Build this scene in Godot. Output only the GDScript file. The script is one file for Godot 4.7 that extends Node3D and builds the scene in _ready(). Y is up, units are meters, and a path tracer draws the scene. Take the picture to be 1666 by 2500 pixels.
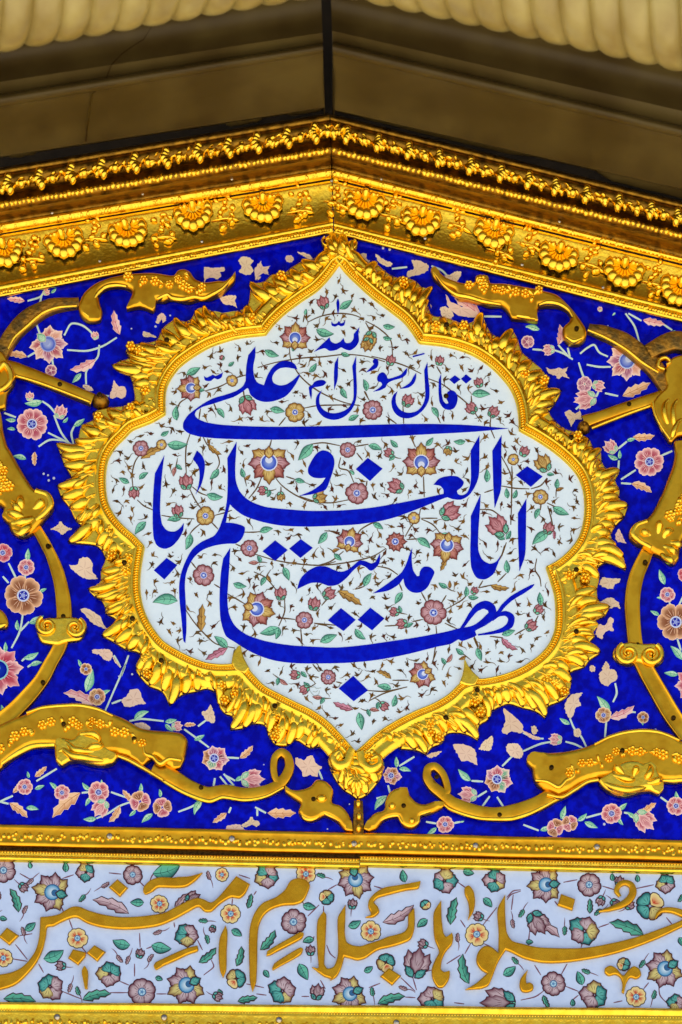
extends Node3D
# A gilded and enamelled panel under an onyx arch. Everything on the panel is measured on a survey sheet
# in millimetres (x to the right, y down, the panel's middle at 833, 1250); "at" turns a sheet point into metres.

const H := 4.6        # height of the panel's middle above the pavement
const D := 7.0        # how far the visitor stands from the panel
const DROP := 2.9     # how far the visitor's eye is below the panel's middle
const MM := 0.001

# fields of the survey sheet: left edge, top edge, steps per millimetre
var fields := {
	"A1": Vector3(0, 560, 2.8), "A2": Vector3(380, 620, 2.8), "A3": Vector3(800, 560, 2.8), "A4": Vector3(1106, 560, 2.8),
	"B1": Vector3(0, 1100, 2.8), "B2": Vector3(260, 1060, 2.8), "B3": Vector3(700, 1060, 2.8), "B4": Vector3(1106, 1060, 2.8),
	"C1": Vector3(0, 1600, 2.8), "C2": Vector3(400, 1560, 2.8), "C3": Vector3(780, 1560, 2.8), "C4": Vector3(1106, 1600, 2.8),
	"D1": Vector3(0, 2020, 3.2667), "D2": Vector3(400, 2020, 3.2667), "D3": Vector3(800, 2020, 3.2667), "D4": Vector3(1186, 2020, 3.2667),
	"T1": Vector3(0, 0, 1.8824), "T2": Vector3(833, 0, 1.8824), "E4": Vector3(1426, 1360, 6.533), "E1": Vector3(0, 1300, 4.2), "S": Vector3(0, 0, 1),
}
var eye := Vector3(0, H - DROP, D)
var depth := 0.0               # how far the thing under construction stands out from the wall
var org := Vector3.ZERO        # its base
var rng := RandomNumberGenerator.new()
var M := {}
var taken := {}


# ---------------------------------------------------------------- meshes
class Build:
	var v := PackedVector3Array()
	var n := PackedVector3Array()
	var c := PackedColorArray()
	var tint := Color.WHITE

	func tri(a: Vector3, b: Vector3, d: Vector3, na: Vector3, nb: Vector3, nd: Vector3, ca := tint, cb := tint, cd := tint) -> void:
		var f := (b - a).cross(d - a)
		if f.length_squared() < 1e-20:
			return
		if f.dot(na + nb + nd) > 0.0:      # clockwise seen from outside
			v.append(a); v.append(d); v.append(b)
			n.append(na); n.append(nd); n.append(nb)
			c.append(ca); c.append(cd); c.append(cb)
		else:
			v.append(a); v.append(b); v.append(d)
			n.append(na); n.append(nb); n.append(nd)
			c.append(ca); c.append(cb); c.append(cd)

	func flat(a: Vector3, b: Vector3, d: Vector3, towards: Vector3, ca := tint, cb := tint, cd := tint) -> void:
		var f := (b - a).cross(d - a).normalized()
		if f.dot(towards) < 0.0:
			f = -f
		tri(a, b, d, f, f, f, ca, cb, cd)

	func quad(a: Vector3, b: Vector3, d: Vector3, e: Vector3, towards: Vector3) -> void:
		flat(a, b, d, towards)
		flat(a, d, e, towards)

	# rows of points; smooth normals on the side where "towards" lies
	func grid(rows: Array, towards: Vector3, closed := false) -> void:
		var nr := rows.size()
		var nc: int = rows[0].size()
		var normals := []
		var way := 1.0
		var sum := 0.0
		for i in nr:
			var line := PackedVector3Array()
			for j in nc:
				var i0 := (i - 1 + nr) % nr if closed else maxi(i - 1, 0)
				var i1 := (i + 1) % nr if closed else mini(i + 1, nr - 1)
				var du: Vector3 = rows[i1][j] - rows[i0][j]
				var dv: Vector3 = rows[i][mini(j + 1, nc - 1)] - rows[i][maxi(j - 1, 0)]
				var m := du.cross(dv)
				sum += m.dot(towards)
				line.append(m.normalized() if m.length_squared() > 1e-22 else towards)
			normals.append(line)
		if sum < 0.0:
			way = -1.0
		for i in (nr if closed else nr - 1):
			var k := (i + 1) % nr
			for j in nc - 1:
				var a: Vector3 = rows[i][j]
				var b: Vector3 = rows[i][j + 1]
				var d: Vector3 = rows[k][j + 1]
				var e: Vector3 = rows[k][j]
				tri(a, b, d, normals[i][j] * way, normals[i][j + 1] * way, normals[k][j + 1] * way)
				tri(a, d, e, normals[i][j] * way, normals[k][j + 1] * way, normals[k][j] * way)

	func mesh() -> ArrayMesh:
		var m := ArrayMesh.new()
		var a := []
		a.resize(Mesh.ARRAY_MAX)
		a[Mesh.ARRAY_VERTEX] = v
		a[Mesh.ARRAY_NORMAL] = n
		a[Mesh.ARRAY_COLOR] = c
		m.add_surface_from_arrays(Mesh.PRIMITIVE_TRIANGLES, a)
		return m


func numbered(called: String) -> String:
	var k: int = taken.get(called, 0)
	taken[called] = k + 1
	return called if k == 0 else "%s_%03d" % [called, k]


func thing(called: String, label: String, category: String, base: Vector2, out := 0.0, group := "") -> Node3D:
	var o := Node3D.new()
	o.name = numbered(called)
	depth = out
	org = Vector3.ZERO
	org = at(base, 0.0)
	o.position = org
	add_child(o)
	o.set_meta("label", label)
	o.set_meta("category", category)
	if group:
		o.set_meta("group", group)
	return o


func part(b: Build, called: String, m: Material, parent: Node) -> MeshInstance3D:
	var o := MeshInstance3D.new()
	o.name = called
	if b.v.is_empty():
		b.tri(Vector3.ZERO, Vector3(0.0001, 0, 0), Vector3(0, 0.0001, 0), Vector3.BACK, Vector3.BACK, Vector3.BACK)
	o.mesh = b.mesh()
	o.material_override = m
	parent.add_child(o, true)
	return o


func struct(b: Build, called: String, m: Material) -> MeshInstance3D:
	var o := part(b, called, m, self)
	o.set_meta("kind", "structure")
	return o


# a sheet point at the depth of the thing under construction, z metres proud of it, from the thing's base
func at(p: Vector2, z := 0.0) -> Vector3:
	var w := Vector3((p.x - 833.0) * MM, H + (1250.0 - p.y) * MM, 0)
	w += (eye - w) * (depth / D)
	w.z += z
	return w - org


# ---------------------------------------------------------------- outlines
# "@A1 10,20 30,40*": points of a field of the sheet; a star keeps a corner sharp. Returns [points, sharp].
func trace(s: String) -> Array:
	var p := PackedVector2Array()
	var sharp := []
	var f: Vector3 = fields["S"]
	for w in s.split(" ", false):
		if w[0] == "@":
			f = fields[w.substr(1)]
			continue
		var keen := w.ends_with("*")
		var xy := w.trim_suffix("*").split(",")
		p.append(Vector2(f.x + float(xy[0]) / f.z, f.y + float(xy[1]) / f.z))
		sharp.append(keen)
	return [p, sharp]


func spot(s: String) -> Vector2:
	return trace(s)[0][0]


func curve(s: String, closed := true, steps := 5) -> PackedVector2Array:
	var t := trace(s)
	return smooth(t[0], t[1], closed, steps)


func smooth(p: PackedVector2Array, sharp: Array, closed: bool, steps: int) -> PackedVector2Array:
	var out := PackedVector2Array()
	var n := p.size()
	for i in (n if closed else n - 1):
		var j := (i + 1) % n
		var a := p[i]
		var b := p[j]
		var ta: Vector2 = b - a
		var tb: Vector2 = b - a
		if not sharp[i] and (closed or i > 0):
			ta = tangent(p[(i - 1 + n) % n], a, b)
		if not sharp[j] and (closed or j < n - 1):
			tb = tangent(a, b, p[(j + 1) % n])
		var l := (b - a).length()
		ta = ta.limit_length(l)
		tb = tb.limit_length(l)
		for k in steps:
			var t := float(k) / steps
			var t2 := t * t
			var t3 := t2 * t
			out.append(a * (2 * t3 - 3 * t2 + 1) + ta * (t3 - 2 * t2 + t) + b * (3 * t2 - 2 * t3) + tb * (t3 - t2))
	if not closed:
		out.append(p[n - 1])
	return out


func tangent(a: Vector2, b: Vector2, d: Vector2) -> Vector2:
	var u := b - a
	var w := d - b
	var lu := maxf(u.length(), 0.01)
	var lw := maxf(w.length(), 0.01)
	return (u / lu * lw + w / lw * lu) / (lu + lw) * minf(lu, lw) * 1.0


func resample(p: PackedVector2Array, n: int, closed := false) -> PackedVector2Array:
	var q := p.duplicate()
	if closed:
		q.append(p[0])
	var lengths := PackedFloat32Array([0.0])
	for i in q.size() - 1:
		lengths.append(lengths[i] + q[i].distance_to(q[i + 1]))
	var total := lengths[q.size() - 1]
	var out := PackedVector2Array()
	var k := 0
	for i in n:
		var d := total * i / (n if closed else n - 1)
		while k < q.size() - 2 and lengths[k + 1] < d:
			k += 1
		var span := maxf(lengths[k + 1] - lengths[k], 1e-5)
		out.append(q[k].lerp(q[k + 1], clampf((d - lengths[k]) / span, 0, 1)))
	return out


func length_of(p: PackedVector2Array) -> float:
	var s := 0.0
	for i in p.size() - 1:
		s += p[i].distance_to(p[i + 1])
	return s


func sides(p: PackedVector2Array, closed: bool) -> PackedVector2Array:
	var out := PackedVector2Array()
	var n := p.size()
	for i in n:
		var a := p[(i - 1 + n) % n] if closed else p[maxi(i - 1, 0)]
		var b := p[(i + 1) % n] if closed else p[mini(i + 1, n - 1)]
		var t := (b - a).normalized()
		out.append(Vector2(-t.y, t.x))
	return out


func area_of(p: PackedVector2Array) -> float:
	var s := 0.0
	for i in p.size():
		var q := p[(i + 1) % p.size()]
		s += p[i].x * q.y - q.x * p[i].y
	return s * 0.5


func clean(p: PackedVector2Array) -> PackedVector2Array:
	var out := PackedVector2Array()
	for q in p:
		if out.is_empty() or out[out.size() - 1].distance_to(q) > 0.25:
			out.append(q)
	if out.size() > 2 and out[0].distance_to(out[out.size() - 1]) < 0.25:
		out.remove_at(out.size() - 1)
	return out


# a flat sheet of the outline
func sheet(b: Build, poly: PackedVector2Array, z: float, tint: Color) -> void:
	var p := clean(poly)
	var t := Geometry2D.triangulate_polygon(p)
	if t.is_empty():
		var hull := Geometry2D.offset_polygon(p, 0.05)
		if hull.is_empty():
			return
		p = hull[0]
		t = Geometry2D.triangulate_polygon(p)
		if t.is_empty():
			print("outline crosses itself near ", p[0])
			return
	b.tint = tint
	for i in range(0, t.size(), 3):
		b.flat(at(p[t[i]], z), at(p[t[i + 1]], z), at(p[t[i + 2]], z), Vector3.BACK)


# a plate of the outline from z0 up to z0 + high with a rounded rim "rim" mm wide; returns the inner outline of its flat top
func plate(b: Build, poly: PackedVector2Array, z0: float, high: float, rim: float, tint := Color.WHITE, rounds := 3, dish := 0.0) -> PackedVector2Array:
	var p := clean(poly)
	if area_of(p) < 0.0:
		p.reverse()
	b.tint = tint
	var n := p.size()
	var out := PackedVector2Array()      # pointing out of the outline
	var reach := PackedFloat32Array()
	for i in n:
		var u := (p[i] - p[(i - 1 + n) % n]).normalized()
		var w := (p[(i + 1) % n] - p[i]).normalized()
		var m := (Vector2(u.y, -u.x) + Vector2(w.y, -w.x))
		m = m.normalized() if m.length() > 0.05 else Vector2(u.y, -u.x)
		out.append(m)
		reach.append(minf(1.0 / maxf(0.45, m.dot(Vector2(u.y, -u.x))), 1.8))
	if rim > 2.0:
		# a narrow stroke gets a narrow rim
		var thick := PackedFloat32Array()
		for i in n:
			var from := p[i] - out[i] * 0.3
			var to := p[i] - out[i] * rim * 4.5
			var room := rim * 4.5
			for j in n:
				var k := (j + 1) % n
				if j == i or k == i:
					continue
				var hit = Geometry2D.segment_intersects_segment(from, to, p[j], p[k])
				if hit != null:
					room = minf(room, from.distance_to(hit))
			thick.append(room)
		for i in n:
			var room := minf(thick[i], minf(thick[(i - 1 + n) % n], thick[(i + 1) % n]) * 1.15)
			reach[i] = minf(reach[i], room * 0.40 / rim)
	# where the inner edge would cross itself the rim is drawn in
	for attempt in 5:
		var edge := PackedVector2Array()
		for i in n:
			edge.append(p[i] - out[i] * rim * reach[i])
		var crossed := false
		for i in n:
			var a := edge[i]
			var c := edge[(i + 1) % n]
			var lo := a.min(c)
			var hi := a.max(c)
			for j in range(i + 2, n):
				if i == 0 and j == n - 1:
					continue
				var d := edge[j]
				var e := edge[(j + 1) % n]
				if maxf(d.x, e.x) < lo.x or minf(d.x, e.x) > hi.x or maxf(d.y, e.y) < lo.y or minf(d.y, e.y) > hi.y:
					continue
				if Geometry2D.segment_intersects_segment(a, c, d, e) != null:
					crossed = true
					for k in range(-2, 4):
						reach[(i + k + n) % n] *= 0.45
						reach[(j + k + n) % n] *= 0.45
		if not crossed:
			break
	var rings := []
	var normals := []
	for k in rounds + 1:
		var a := PI / 2 * k / rounds
		var ring := PackedVector2Array()
		for i in n:
			ring.append(p[i] - out[i] * rim * (1.0 - cos(a)) * reach[i])
		rings.append([ring, z0 + high * (0.35 + 0.65 * sin(a))])
		normals.append(a)
	for i in n:
		var j := (i + 1) % n
		var ni := Vector3(out[i].x, -out[i].y, 0)
		var nj := Vector3(out[j].x, -out[j].y, 0)
		b.quad(at(p[i], z0), at(p[j], z0), at(p[j], z0 + high * 0.35), at(p[i], z0 + high * 0.35), ni + nj)
		for k in rounds:
			var a0: float = normals[k]
			var a1: float = normals[k + 1]
			var r0: PackedVector2Array = rings[k][0]
			var r1: PackedVector2Array = rings[k + 1][0]
			var n00 := (ni * cos(a0) + Vector3.BACK * sin(a0)).normalized()
			var n01 := (nj * cos(a0) + Vector3.BACK * sin(a0)).normalized()
			var n10 := (ni * cos(a1) + Vector3.BACK * sin(a1)).normalized()
			var n11 := (nj * cos(a1) + Vector3.BACK * sin(a1)).normalized()
			b.tri(at(r0[i], rings[k][1]), at(r0[j], rings[k][1]), at(r1[j], rings[k + 1][1]), n00, n01, n11)
			b.tri(at(r0[i], rings[k][1]), at(r1[j], rings[k + 1][1]), at(r1[i], rings[k + 1][1]), n00, n11, n10)
	var top: PackedVector2Array = rings[rounds][0]
	var t := Geometry2D.triangulate_polygon(top)
	if t.is_empty():
		t = Geometry2D.triangulate_polygon(p)
		if t.is_empty():
			print("plate outline crosses itself near ", p[0])
	for i in range(0, t.size(), 3):
		b.flat(at(top[t[i]], z0 + high), at(top[t[i + 1]], z0 + high), at(top[t[i + 2]], z0 + high), Vector3.BACK)
	return top


# a band along a path; profile: [across -1..1, height] pairs, widths in mm along the path (any number of them)
func band(b: Build, path: PackedVector2Array, widths: Array, profile: Array, z0: float, high: float, closed := false, high_end := -1.0) -> void:
	var s := sides(path, closed)
	var rows := []
	var n := path.size()
	for i in n:
		var t := float(i) / (n if closed else n - 1)
		var w := along(widths, t) * 0.5
		var h := high if high_end < 0.0 else lerpf(high, high_end, t)
		var row := PackedVector3Array()
		for q in profile:
			row.append(at(path[i] + s[i] * (w * q[0]), z0 + h * q[1]))
		rows.append(row)
	b.grid(rows, Vector3.BACK, closed)


func along(list: Array, t: float) -> float:
	if list.size() == 1:
		return list[0]
	var x := clampf(t, 0, 1) * (list.size() - 1)
	var i := mini(int(x), list.size() - 2)
	var f := x - i
	f = f * f * (3 - 2 * f)
	return lerpf(list[i], list[i + 1], f)


const ROUND := [[-1.0, 0.0], [-0.97, 0.3], [-0.85, 0.58], [-0.6, 0.83], [-0.3, 0.96], [0.0, 1.0], [0.3, 0.96], [0.6, 0.83], [0.85, 0.58], [0.97, 0.3], [1.0, 0.0]]
const STRAP := [[-1.0, -0.1], [-1.0, 0.55], [-0.95, 0.80], [-0.86, 0.94], [-0.76, 0.98], [-0.4, 1.04], [0.0, 1.06], [0.4, 1.04], [0.76, 0.98], [0.86, 0.94], [0.95, 0.80], [1.0, 0.55], [1.0, -0.1]]
const LIPPED := [[-1.0, -0.1], [-1.0, 0.7], [-0.95, 0.95], [-0.86, 1.0], [-0.78, 0.9], [-0.7, 0.74], [-0.4, 0.7], [0.0, 0.72], [0.4, 0.7], [0.7, 0.74], [0.78, 0.9], [0.86, 1.0], [0.95, 0.95], [1.0, 0.7], [1.0, -0.1]]


# a leaf lobe: half round, thickest after the middle, closing to a point or a knob at both ends
func lobe(b: Build, path: PackedVector2Array, wide: float, high: float, z0: float, tip := 0.25, root := 0.3, rise := 0.0) -> void:
	var n := path.size()
	var s := sides(path, false)
	var rows := []
	for i in n:
		var t := float(i) / (n - 1)
		var f := lerpf(root, 1.0, smoothstep(0.0, 0.6, t)) * sqrt(maxf(0.0, 1.0 - pow(maxf(0.0, (t - 1.0 + tip) / tip), 2.0)))
		f *= sqrt(minf(1.0, t / 0.08 + 0.01))
		var w := wide * 0.5 * f
		var row := PackedVector3Array()
		for k in 9:
			var a := PI * k / 8.0
			row.append(at(path[i] - s[i] * (w * cos(a)), z0 + rise * t + high * (0.25 + 0.75 * f) * pow(sin(a), 0.8) * f))
		rows.append(row)
	b.grid(rows, Vector3.BACK)


func bend(a: Vector2, d: Vector2, bow: float, n := 9) -> PackedVector2Array:
	var m := (a + d) * 0.5 + (d - a).orthogonal() * bow
	var out := PackedVector2Array()
	for i in n:
		var t := float(i) / (n - 1)
		out.append(a.lerp(m, t).lerp(m.lerp(d, t), t))
	return out


func knob(b: Build, p: Vector2, r: float, high: float, z0: float, stretch := Vector2.ONE, turn := 0.0, parts := 10) -> void:
	var rows := []
	for i in 5:
		var a := PI / 2 * i / 4.0
		var row := PackedVector3Array()
		for k in parts + 1:
			var u := Vector2.from_angle(TAU * k / parts) * cos(a) * r * stretch
			row.append(at(p + u.rotated(turn), z0 + sin(a) * high))
		rows.append(row)
	b.grid(rows, Vector3.BACK)


func disc(b: Build, p: Vector2, r: float, z: float, tint: Color, parts := 12, inner = null) -> void:
	var mid: Color = tint if inner == null else inner
	for k in parts:
		b.flat(at(p, z), at(p + Vector2.from_angle(TAU * k / parts) * r, z), at(p + Vector2.from_angle(TAU * (k + 1) / parts) * r, z), Vector3.BACK, mid, tint, tint)


func box(b: Build, lo: Vector3, hi: Vector3) -> void:
	var p := []
	for i in 8:
		p.append(Vector3(hi.x if i & 1 else lo.x, hi.y if i & 2 else lo.y, hi.z if i & 4 else lo.z) - org)
	for f in [[0, 2, 6, 4, Vector3.LEFT], [1, 3, 7, 5, Vector3.RIGHT], [0, 1, 5, 4, Vector3.DOWN], [2, 3, 7, 6, Vector3.UP], [0, 1, 3, 2, Vector3.FORWARD], [4, 5, 7, 6, Vector3.BACK]]:
		b.quad(p[f[0]], p[f[1]], p[f[2]], p[f[3]], f[4])


# a smooth round-ended screw or rivet head
func screw(parent: Node, p: Vector2, r: float, z0: float, m: Material) -> void:
	var b := Build.new()
	knob(b, p, r, r * 0.75 * MM, z0, Vector2.ONE, 0.0, 14)
	part(b, "screw", m, parent)


func srgb(r: float, g: float, bl: float) -> Color:
	return Color(r / 255.0, g / 255.0, bl / 255.0).srgb_to_linear()


# ---------------------------------------------------------------- materials
func noise(freq: float, kind: int, octaves: int, size: int, from: Color, to: Color, lo := 0.3, hi := 0.7, seed_ := 3) -> NoiseTexture2D:
	var f := FastNoiseLite.new()
	f.seed = seed_
	f.noise_type = kind
	f.frequency = freq
	f.fractal_octaves = octaves
	var t := NoiseTexture2D.new()
	t.width = size
	t.height = size
	t.seamless = true
	t.noise = f
	var g := Gradient.new()
	g.offsets = PackedFloat32Array([lo, hi])
	g.colors = PackedColorArray([from, to])
	t.color_ramp = g
	return t


func bumps(freq: float, octaves: int, size: int, strength: float, seed_ := 5, kind := FastNoiseLite.TYPE_SIMPLEX_SMOOTH) -> NoiseTexture2D:
	var f := FastNoiseLite.new()
	f.seed = seed_
	f.noise_type = kind
	f.frequency = freq
	f.fractal_octaves = octaves
	var t := NoiseTexture2D.new()
	t.width = size
	t.height = size
	t.seamless = true
	t.as_normal_map = true
	t.bump_strength = strength
	t.noise = f
	return t


func metal(tone: Color, other: Color, rough: float, relief: float, scale := 5.0, seed_ := 3) -> StandardMaterial3D:
	var m := StandardMaterial3D.new()
	m.metallic = 1.0
	m.metallic_specular = 0.5
	m.roughness = rough
	m.albedo_color = Color.WHITE
	m.albedo_texture = noise(0.010, FastNoiseLite.TYPE_SIMPLEX_SMOOTH, 6, 512, other, tone, 0.22, 0.66, seed_)
	m.normal_enabled = relief > 0.0
	if relief > 0.0:
		m.normal_texture = bumps(0.035, 4, 512, 6.0, seed_ + 9)
		m.normal_scale = relief
	m.uv1_triplanar = true
	m.uv1_world_triplanar = true
	m.uv1_scale = Vector3.ONE * scale
	return m


func stone(tone: Color, other: Color, rough: float, scale: float, seed_ := 3) -> StandardMaterial3D:
	var m := StandardMaterial3D.new()
	m.roughness = rough
	m.albedo_texture = noise(0.006, FastNoiseLite.TYPE_SIMPLEX_SMOOTH, 5, 512, other, tone, 0.15, 0.85, seed_)
	m.uv1_triplanar = true
	m.uv1_world_triplanar = true
	m.uv1_scale = Vector3.ONE * scale
	return m


func enamel(tone: Color, other: Color, rough: float, scale: float, seed_ := 3, freq := 0.02) -> StandardMaterial3D:
	var m := StandardMaterial3D.new()
	m.roughness = rough
	m.metallic_specular = 0.22
	m.albedo_texture = noise(freq, FastNoiseLite.TYPE_SIMPLEX_SMOOTH, 4, 512, other, tone, 0.3, 0.7, seed_)
	m.normal_enabled = true
	m.normal_texture = bumps(0.012, 3, 512, 2.0, seed_ + 21)
	m.normal_scale = 0.25
	m.uv1_triplanar = true
	m.uv1_world_triplanar = true
	m.uv1_scale = Vector3.ONE * scale
	return m


func paints(rough: float) -> StandardMaterial3D:
	var m := StandardMaterial3D.new()
	m.vertex_color_use_as_albedo = true
	m.metallic_specular = 0.22
	m.roughness = rough
	return m


func _ready() -> void:
	rng.seed = 7
	# camera: a long lens with a rising front, level, well below the panel
	var cam := Camera3D.new()
	cam.name = "camera"
	cam.position = eye
	cam.set_frustum(0.5 * 2.5 / D, Vector2(0, 0.5 * DROP / D), 0.5, 400.0)
	var lens := CameraAttributesPhysical.new()
	lens.frustum_near = 0.5
	lens.frustum_far = 400.0
	lens.frustum_focal_length = 200.0
	lens.frustum_focus_distance = D - 0.01
	lens.exposure_aperture = 3.2
	lens.auto_exposure_enabled = false
	cam.attributes = lens
	cam.set_frustum(0.5 * 2.5 / D, Vector2(0, 0.5 * DROP / D), 0.5, 400.0)
	add_child(cam)
	# sky, sun, exposure
	var env := Environment.new()
	env.background_mode = Environment.BG_SKY
	var sky := Sky.new()
	var air := ProceduralSkyMaterial.new()
	air.sky_top_color = Color(0.40, 0.57, 0.84)
	air.sky_horizon_color = Color(0.89, 0.89, 0.87)
	air.sky_curve = 0.42
	air.ground_bottom_color = Color(0.45, 0.42, 0.38)
	air.ground_horizon_color = Color(0.7, 0.7, 0.68)
	air.sky_energy_multiplier = 0.85
	sky.sky_material = air
	env.sky = sky
	env.tonemap_mode = Environment.TONE_MAPPER_LINEAR
	env.tonemap_exposure = 1.32
	env.sdfgi_enabled = true
	env.ssao_enabled = true
	env.ssil_enabled = true
	var world := WorldEnvironment.new()
	world.name = "world"
	world.environment = env
	add_child(world)
	var sun := DirectionalLight3D.new()
	sun.name = "sun"
	sun.light_energy = 1.6
	sun.light_color = Color(1.0, 0.95, 0.86)
	sun.light_angular_distance = 0.5
	sun.shadow_enabled = true
	sun.rotation_degrees = Vector3(-72, -18, 0)
	add_child(sun)

	materials()
	setting()
	onyx_arch()
	cornice(0)
	cornice(1)
	blue_panel()
	cartouche_frame()
	medallion()
	straps()
	rails()
	inscription()


func materials() -> void:
	M.gold = metal(Color(1.0, 0.84, 0.27), Color(0.97, 0.77, 0.20), 0.23, 0.16, 5.0, 3)
	M.strap = metal(Color(0.95, 0.72, 0.17), Color(0.88, 0.63, 0.13), 0.28, 0.07, 3.0, 12)
	M.dusty = metal(Color(0.74, 0.54, 0.20), Color(0.46, 0.37, 0.20), 0.5, 0.6, 5.0, 4)
	M.letter = metal(Color(0.89, 0.66, 0.15), Color(0.83, 0.59, 0.12), 0.27, 0.05, 3.0, 5)
	M.worn = metal(Color(0.64, 0.47, 0.15), Color(0.38, 0.27, 0.10), 0.42, 0.5, 7.0, 6)  # tarnished gilding; shade of the upper cornice is put into this darker colour too
	M.steel = metal(Color(0.75, 0.72, 0.66), Color(0.55, 0.5, 0.42), 0.25, 0.2, 20.0, 7)
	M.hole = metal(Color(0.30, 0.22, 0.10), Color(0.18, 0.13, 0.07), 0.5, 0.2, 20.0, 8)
	M.onyx = stone(Color(0.34, 0.285, 0.145), Color(0.24, 0.185, 0.08), 0.42, 1.1, 9)
	M.onyx.metallic_specular = 0.3
	M.onyx_pale = stone(Color(0.70, 0.63, 0.37), Color(0.54, 0.45, 0.22), 0.36, 2.0, 10)
	M.dark = stone(Color(0.17, 0.13, 0.075), Color(0.11, 0.08, 0.045), 0.9, 3.0, 11)  # dark tone that stands for shade in the arch's gap and joint
	M.wall = stone(Color(0.70, 0.66, 0.56), Color(0.60, 0.56, 0.46), 0.6, 0.8, 12)
	M.paving = stone(Color(0.90, 0.89, 0.86), Color(0.83, 0.82, 0.78), 0.55, 0.35, 13)
	M.blue = enamel(Color(0.0, 0.05, 0.80), Color(0.0, 0.0, 0.62), 0.14, 3.5, 14, 0.016)
	M.white = enamel(Color(0.875, 0.945, 0.995), Color(0.86, 0.93, 0.985), 0.14, 3.0, 15)
	M.pale = enamel(Color(0.755, 0.835, 0.975), Color(0.735, 0.815, 0.96), 0.16, 3.0, 16)
	M.paint = paints(0.2)
	M.ink = enamel(Color(0.0, 0.09, 0.80), Color(0.0, 0.04, 0.72), 0.14, 4.0, 18, 0.016)


# ---------------------------------------------------------------- the place
func setting() -> void:
	org = Vector3.ZERO
	var b := Build.new()
	b.quad(Vector3(-200, 0, -200), Vector3(200, 0, -200), Vector3(200, 0, 300), Vector3(-200, 0, 300), Vector3.UP)
	struct(b, "pavement", M.paving)
	# the building: the wall that carries the panel, the facade above the arch and an unseen overhang added to shade the panel
	var o := thing("building", "pale stone building wall behind the gilded enamel panel, with an unseen overhang added for shade", "building", Vector2(833, 1250 + H * 1000.0), 0.0)
	b = Build.new()
	box(b, Vector3(-4, 0, -0.6), Vector3(4, H + 4.2, -0.03))
	part(b, "wall", M.wall, o)
	b = Build.new()
	box(b, Vector3(-4, H + 4.2, -0.6), Vector3(4, H + 4.5, 1.95))
	part(b, "shade_eave", M.wall, o)
	b = Build.new()
	# the facade over the arch follows the gable of the rope moulding
	for side in 2:
		var edge := [Vector2(-1700, 190), Vector2(812, -200)] if side == 0 else [Vector2(812, -200), Vector2(3300, 340)]
		var low := []
		for e in edge:
			low.append(Vector3((e.x - 833) * MM, H + (1250 - e.y) * MM, 0))
		for z in [0.05, 0.95]:
			b.quad(low[0] + Vector3(0, 0, z), low[1] + Vector3(0, 0, z), Vector3(low[1].x, H + 4.2, z), Vector3(low[0].x, H + 4.2, z), Vector3(0, 0, 1 if z > 0.5 else -1))
		b.quad(low[0] + Vector3(0, 0, 0.05), low[1] + Vector3(0, 0, 0.05), low[1] + Vector3(0, 0, 0.95), low[0] + Vector3(0, 0, 0.95), Vector3.DOWN)
	for i in b.v.size():
		b.v[i] -= org
	part(b, "facade", M.wall, o)
	b = Build.new()
	for x in [-3.9, 2.7]:
		box(b, Vector3(x, 0, -0.03), Vector3(x + 1.2, H + 1.0, 0.9))
	part(b, "pier", M.wall, o)


# a length of moulding on one side of the gable. lines: [height at the far end, height at the mitre, distance from the wall]
func far_x(side: int) -> float:
	return -260.0 if side == 0 else 1930.0


func mitre_x(side: int, y: float, gap: float) -> float:
	return 806.0 + (y - 280.0) * 0.033 + (-gap if side == 0 else gap)


func run(b: Build, side: int, lines: Array, gap: float, towards: Vector3, n := 2) -> void:
	var rows := []
	var keep := depth
	for i in n:
		var t := float(i) / (n - 1)
		var row := PackedVector3Array()
		for l in lines:
			var xe := mitre_x(side, l[1], gap)
			var base := 0.0 if side == 0 else 1666.0      # the far heights were measured here
			var x := lerpf(far_x(side), xe, t)
			var y := lerpf(l[0], l[1], (x - base) / (xe - base))
			depth = l[2]
			row.append(at(Vector2(x, y)))
		rows.append(row)
	depth = keep
	b.grid(rows, towards)


func run_end(b: Build, side: int, lines: Array, gap: float) -> void:
	# closes the moulding at the mitre
	var p := []
	var keep := depth
	for l in lines:
		depth = l[2]
		p.append(at(Vector2(mitre_x(side, l[1], gap), l[1])))
	depth = keep
	for i in p.size() - 1:
		var q: Vector3 = p[i]
		var r: Vector3 = p[i + 1]
		b.quad(q, r, Vector3(r.x, r.y, -0.03 - org.z), Vector3(q.x, q.y, -0.03 - org.z), Vector3.RIGHT if side == 0 else Vector3.LEFT)


func between(l0: Array, l1: Array, t: float, bulge := 0.0) -> Array:
	return [lerpf(l0[0], l1[0], t), lerpf(l0[1], l1[1], t), lerpf(l0[2], l1[2], t) + bulge]


func rounded(l0: Array, l1: Array, bulge: float, n := 7) -> Array:
	var out := []
	for i in n:
		var t := float(i) / (n - 1)
		out.append(between(l0, l1, 0.5 - 0.5 * cos(PI * t), bulge * sin(PI * t)))
	return out


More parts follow.
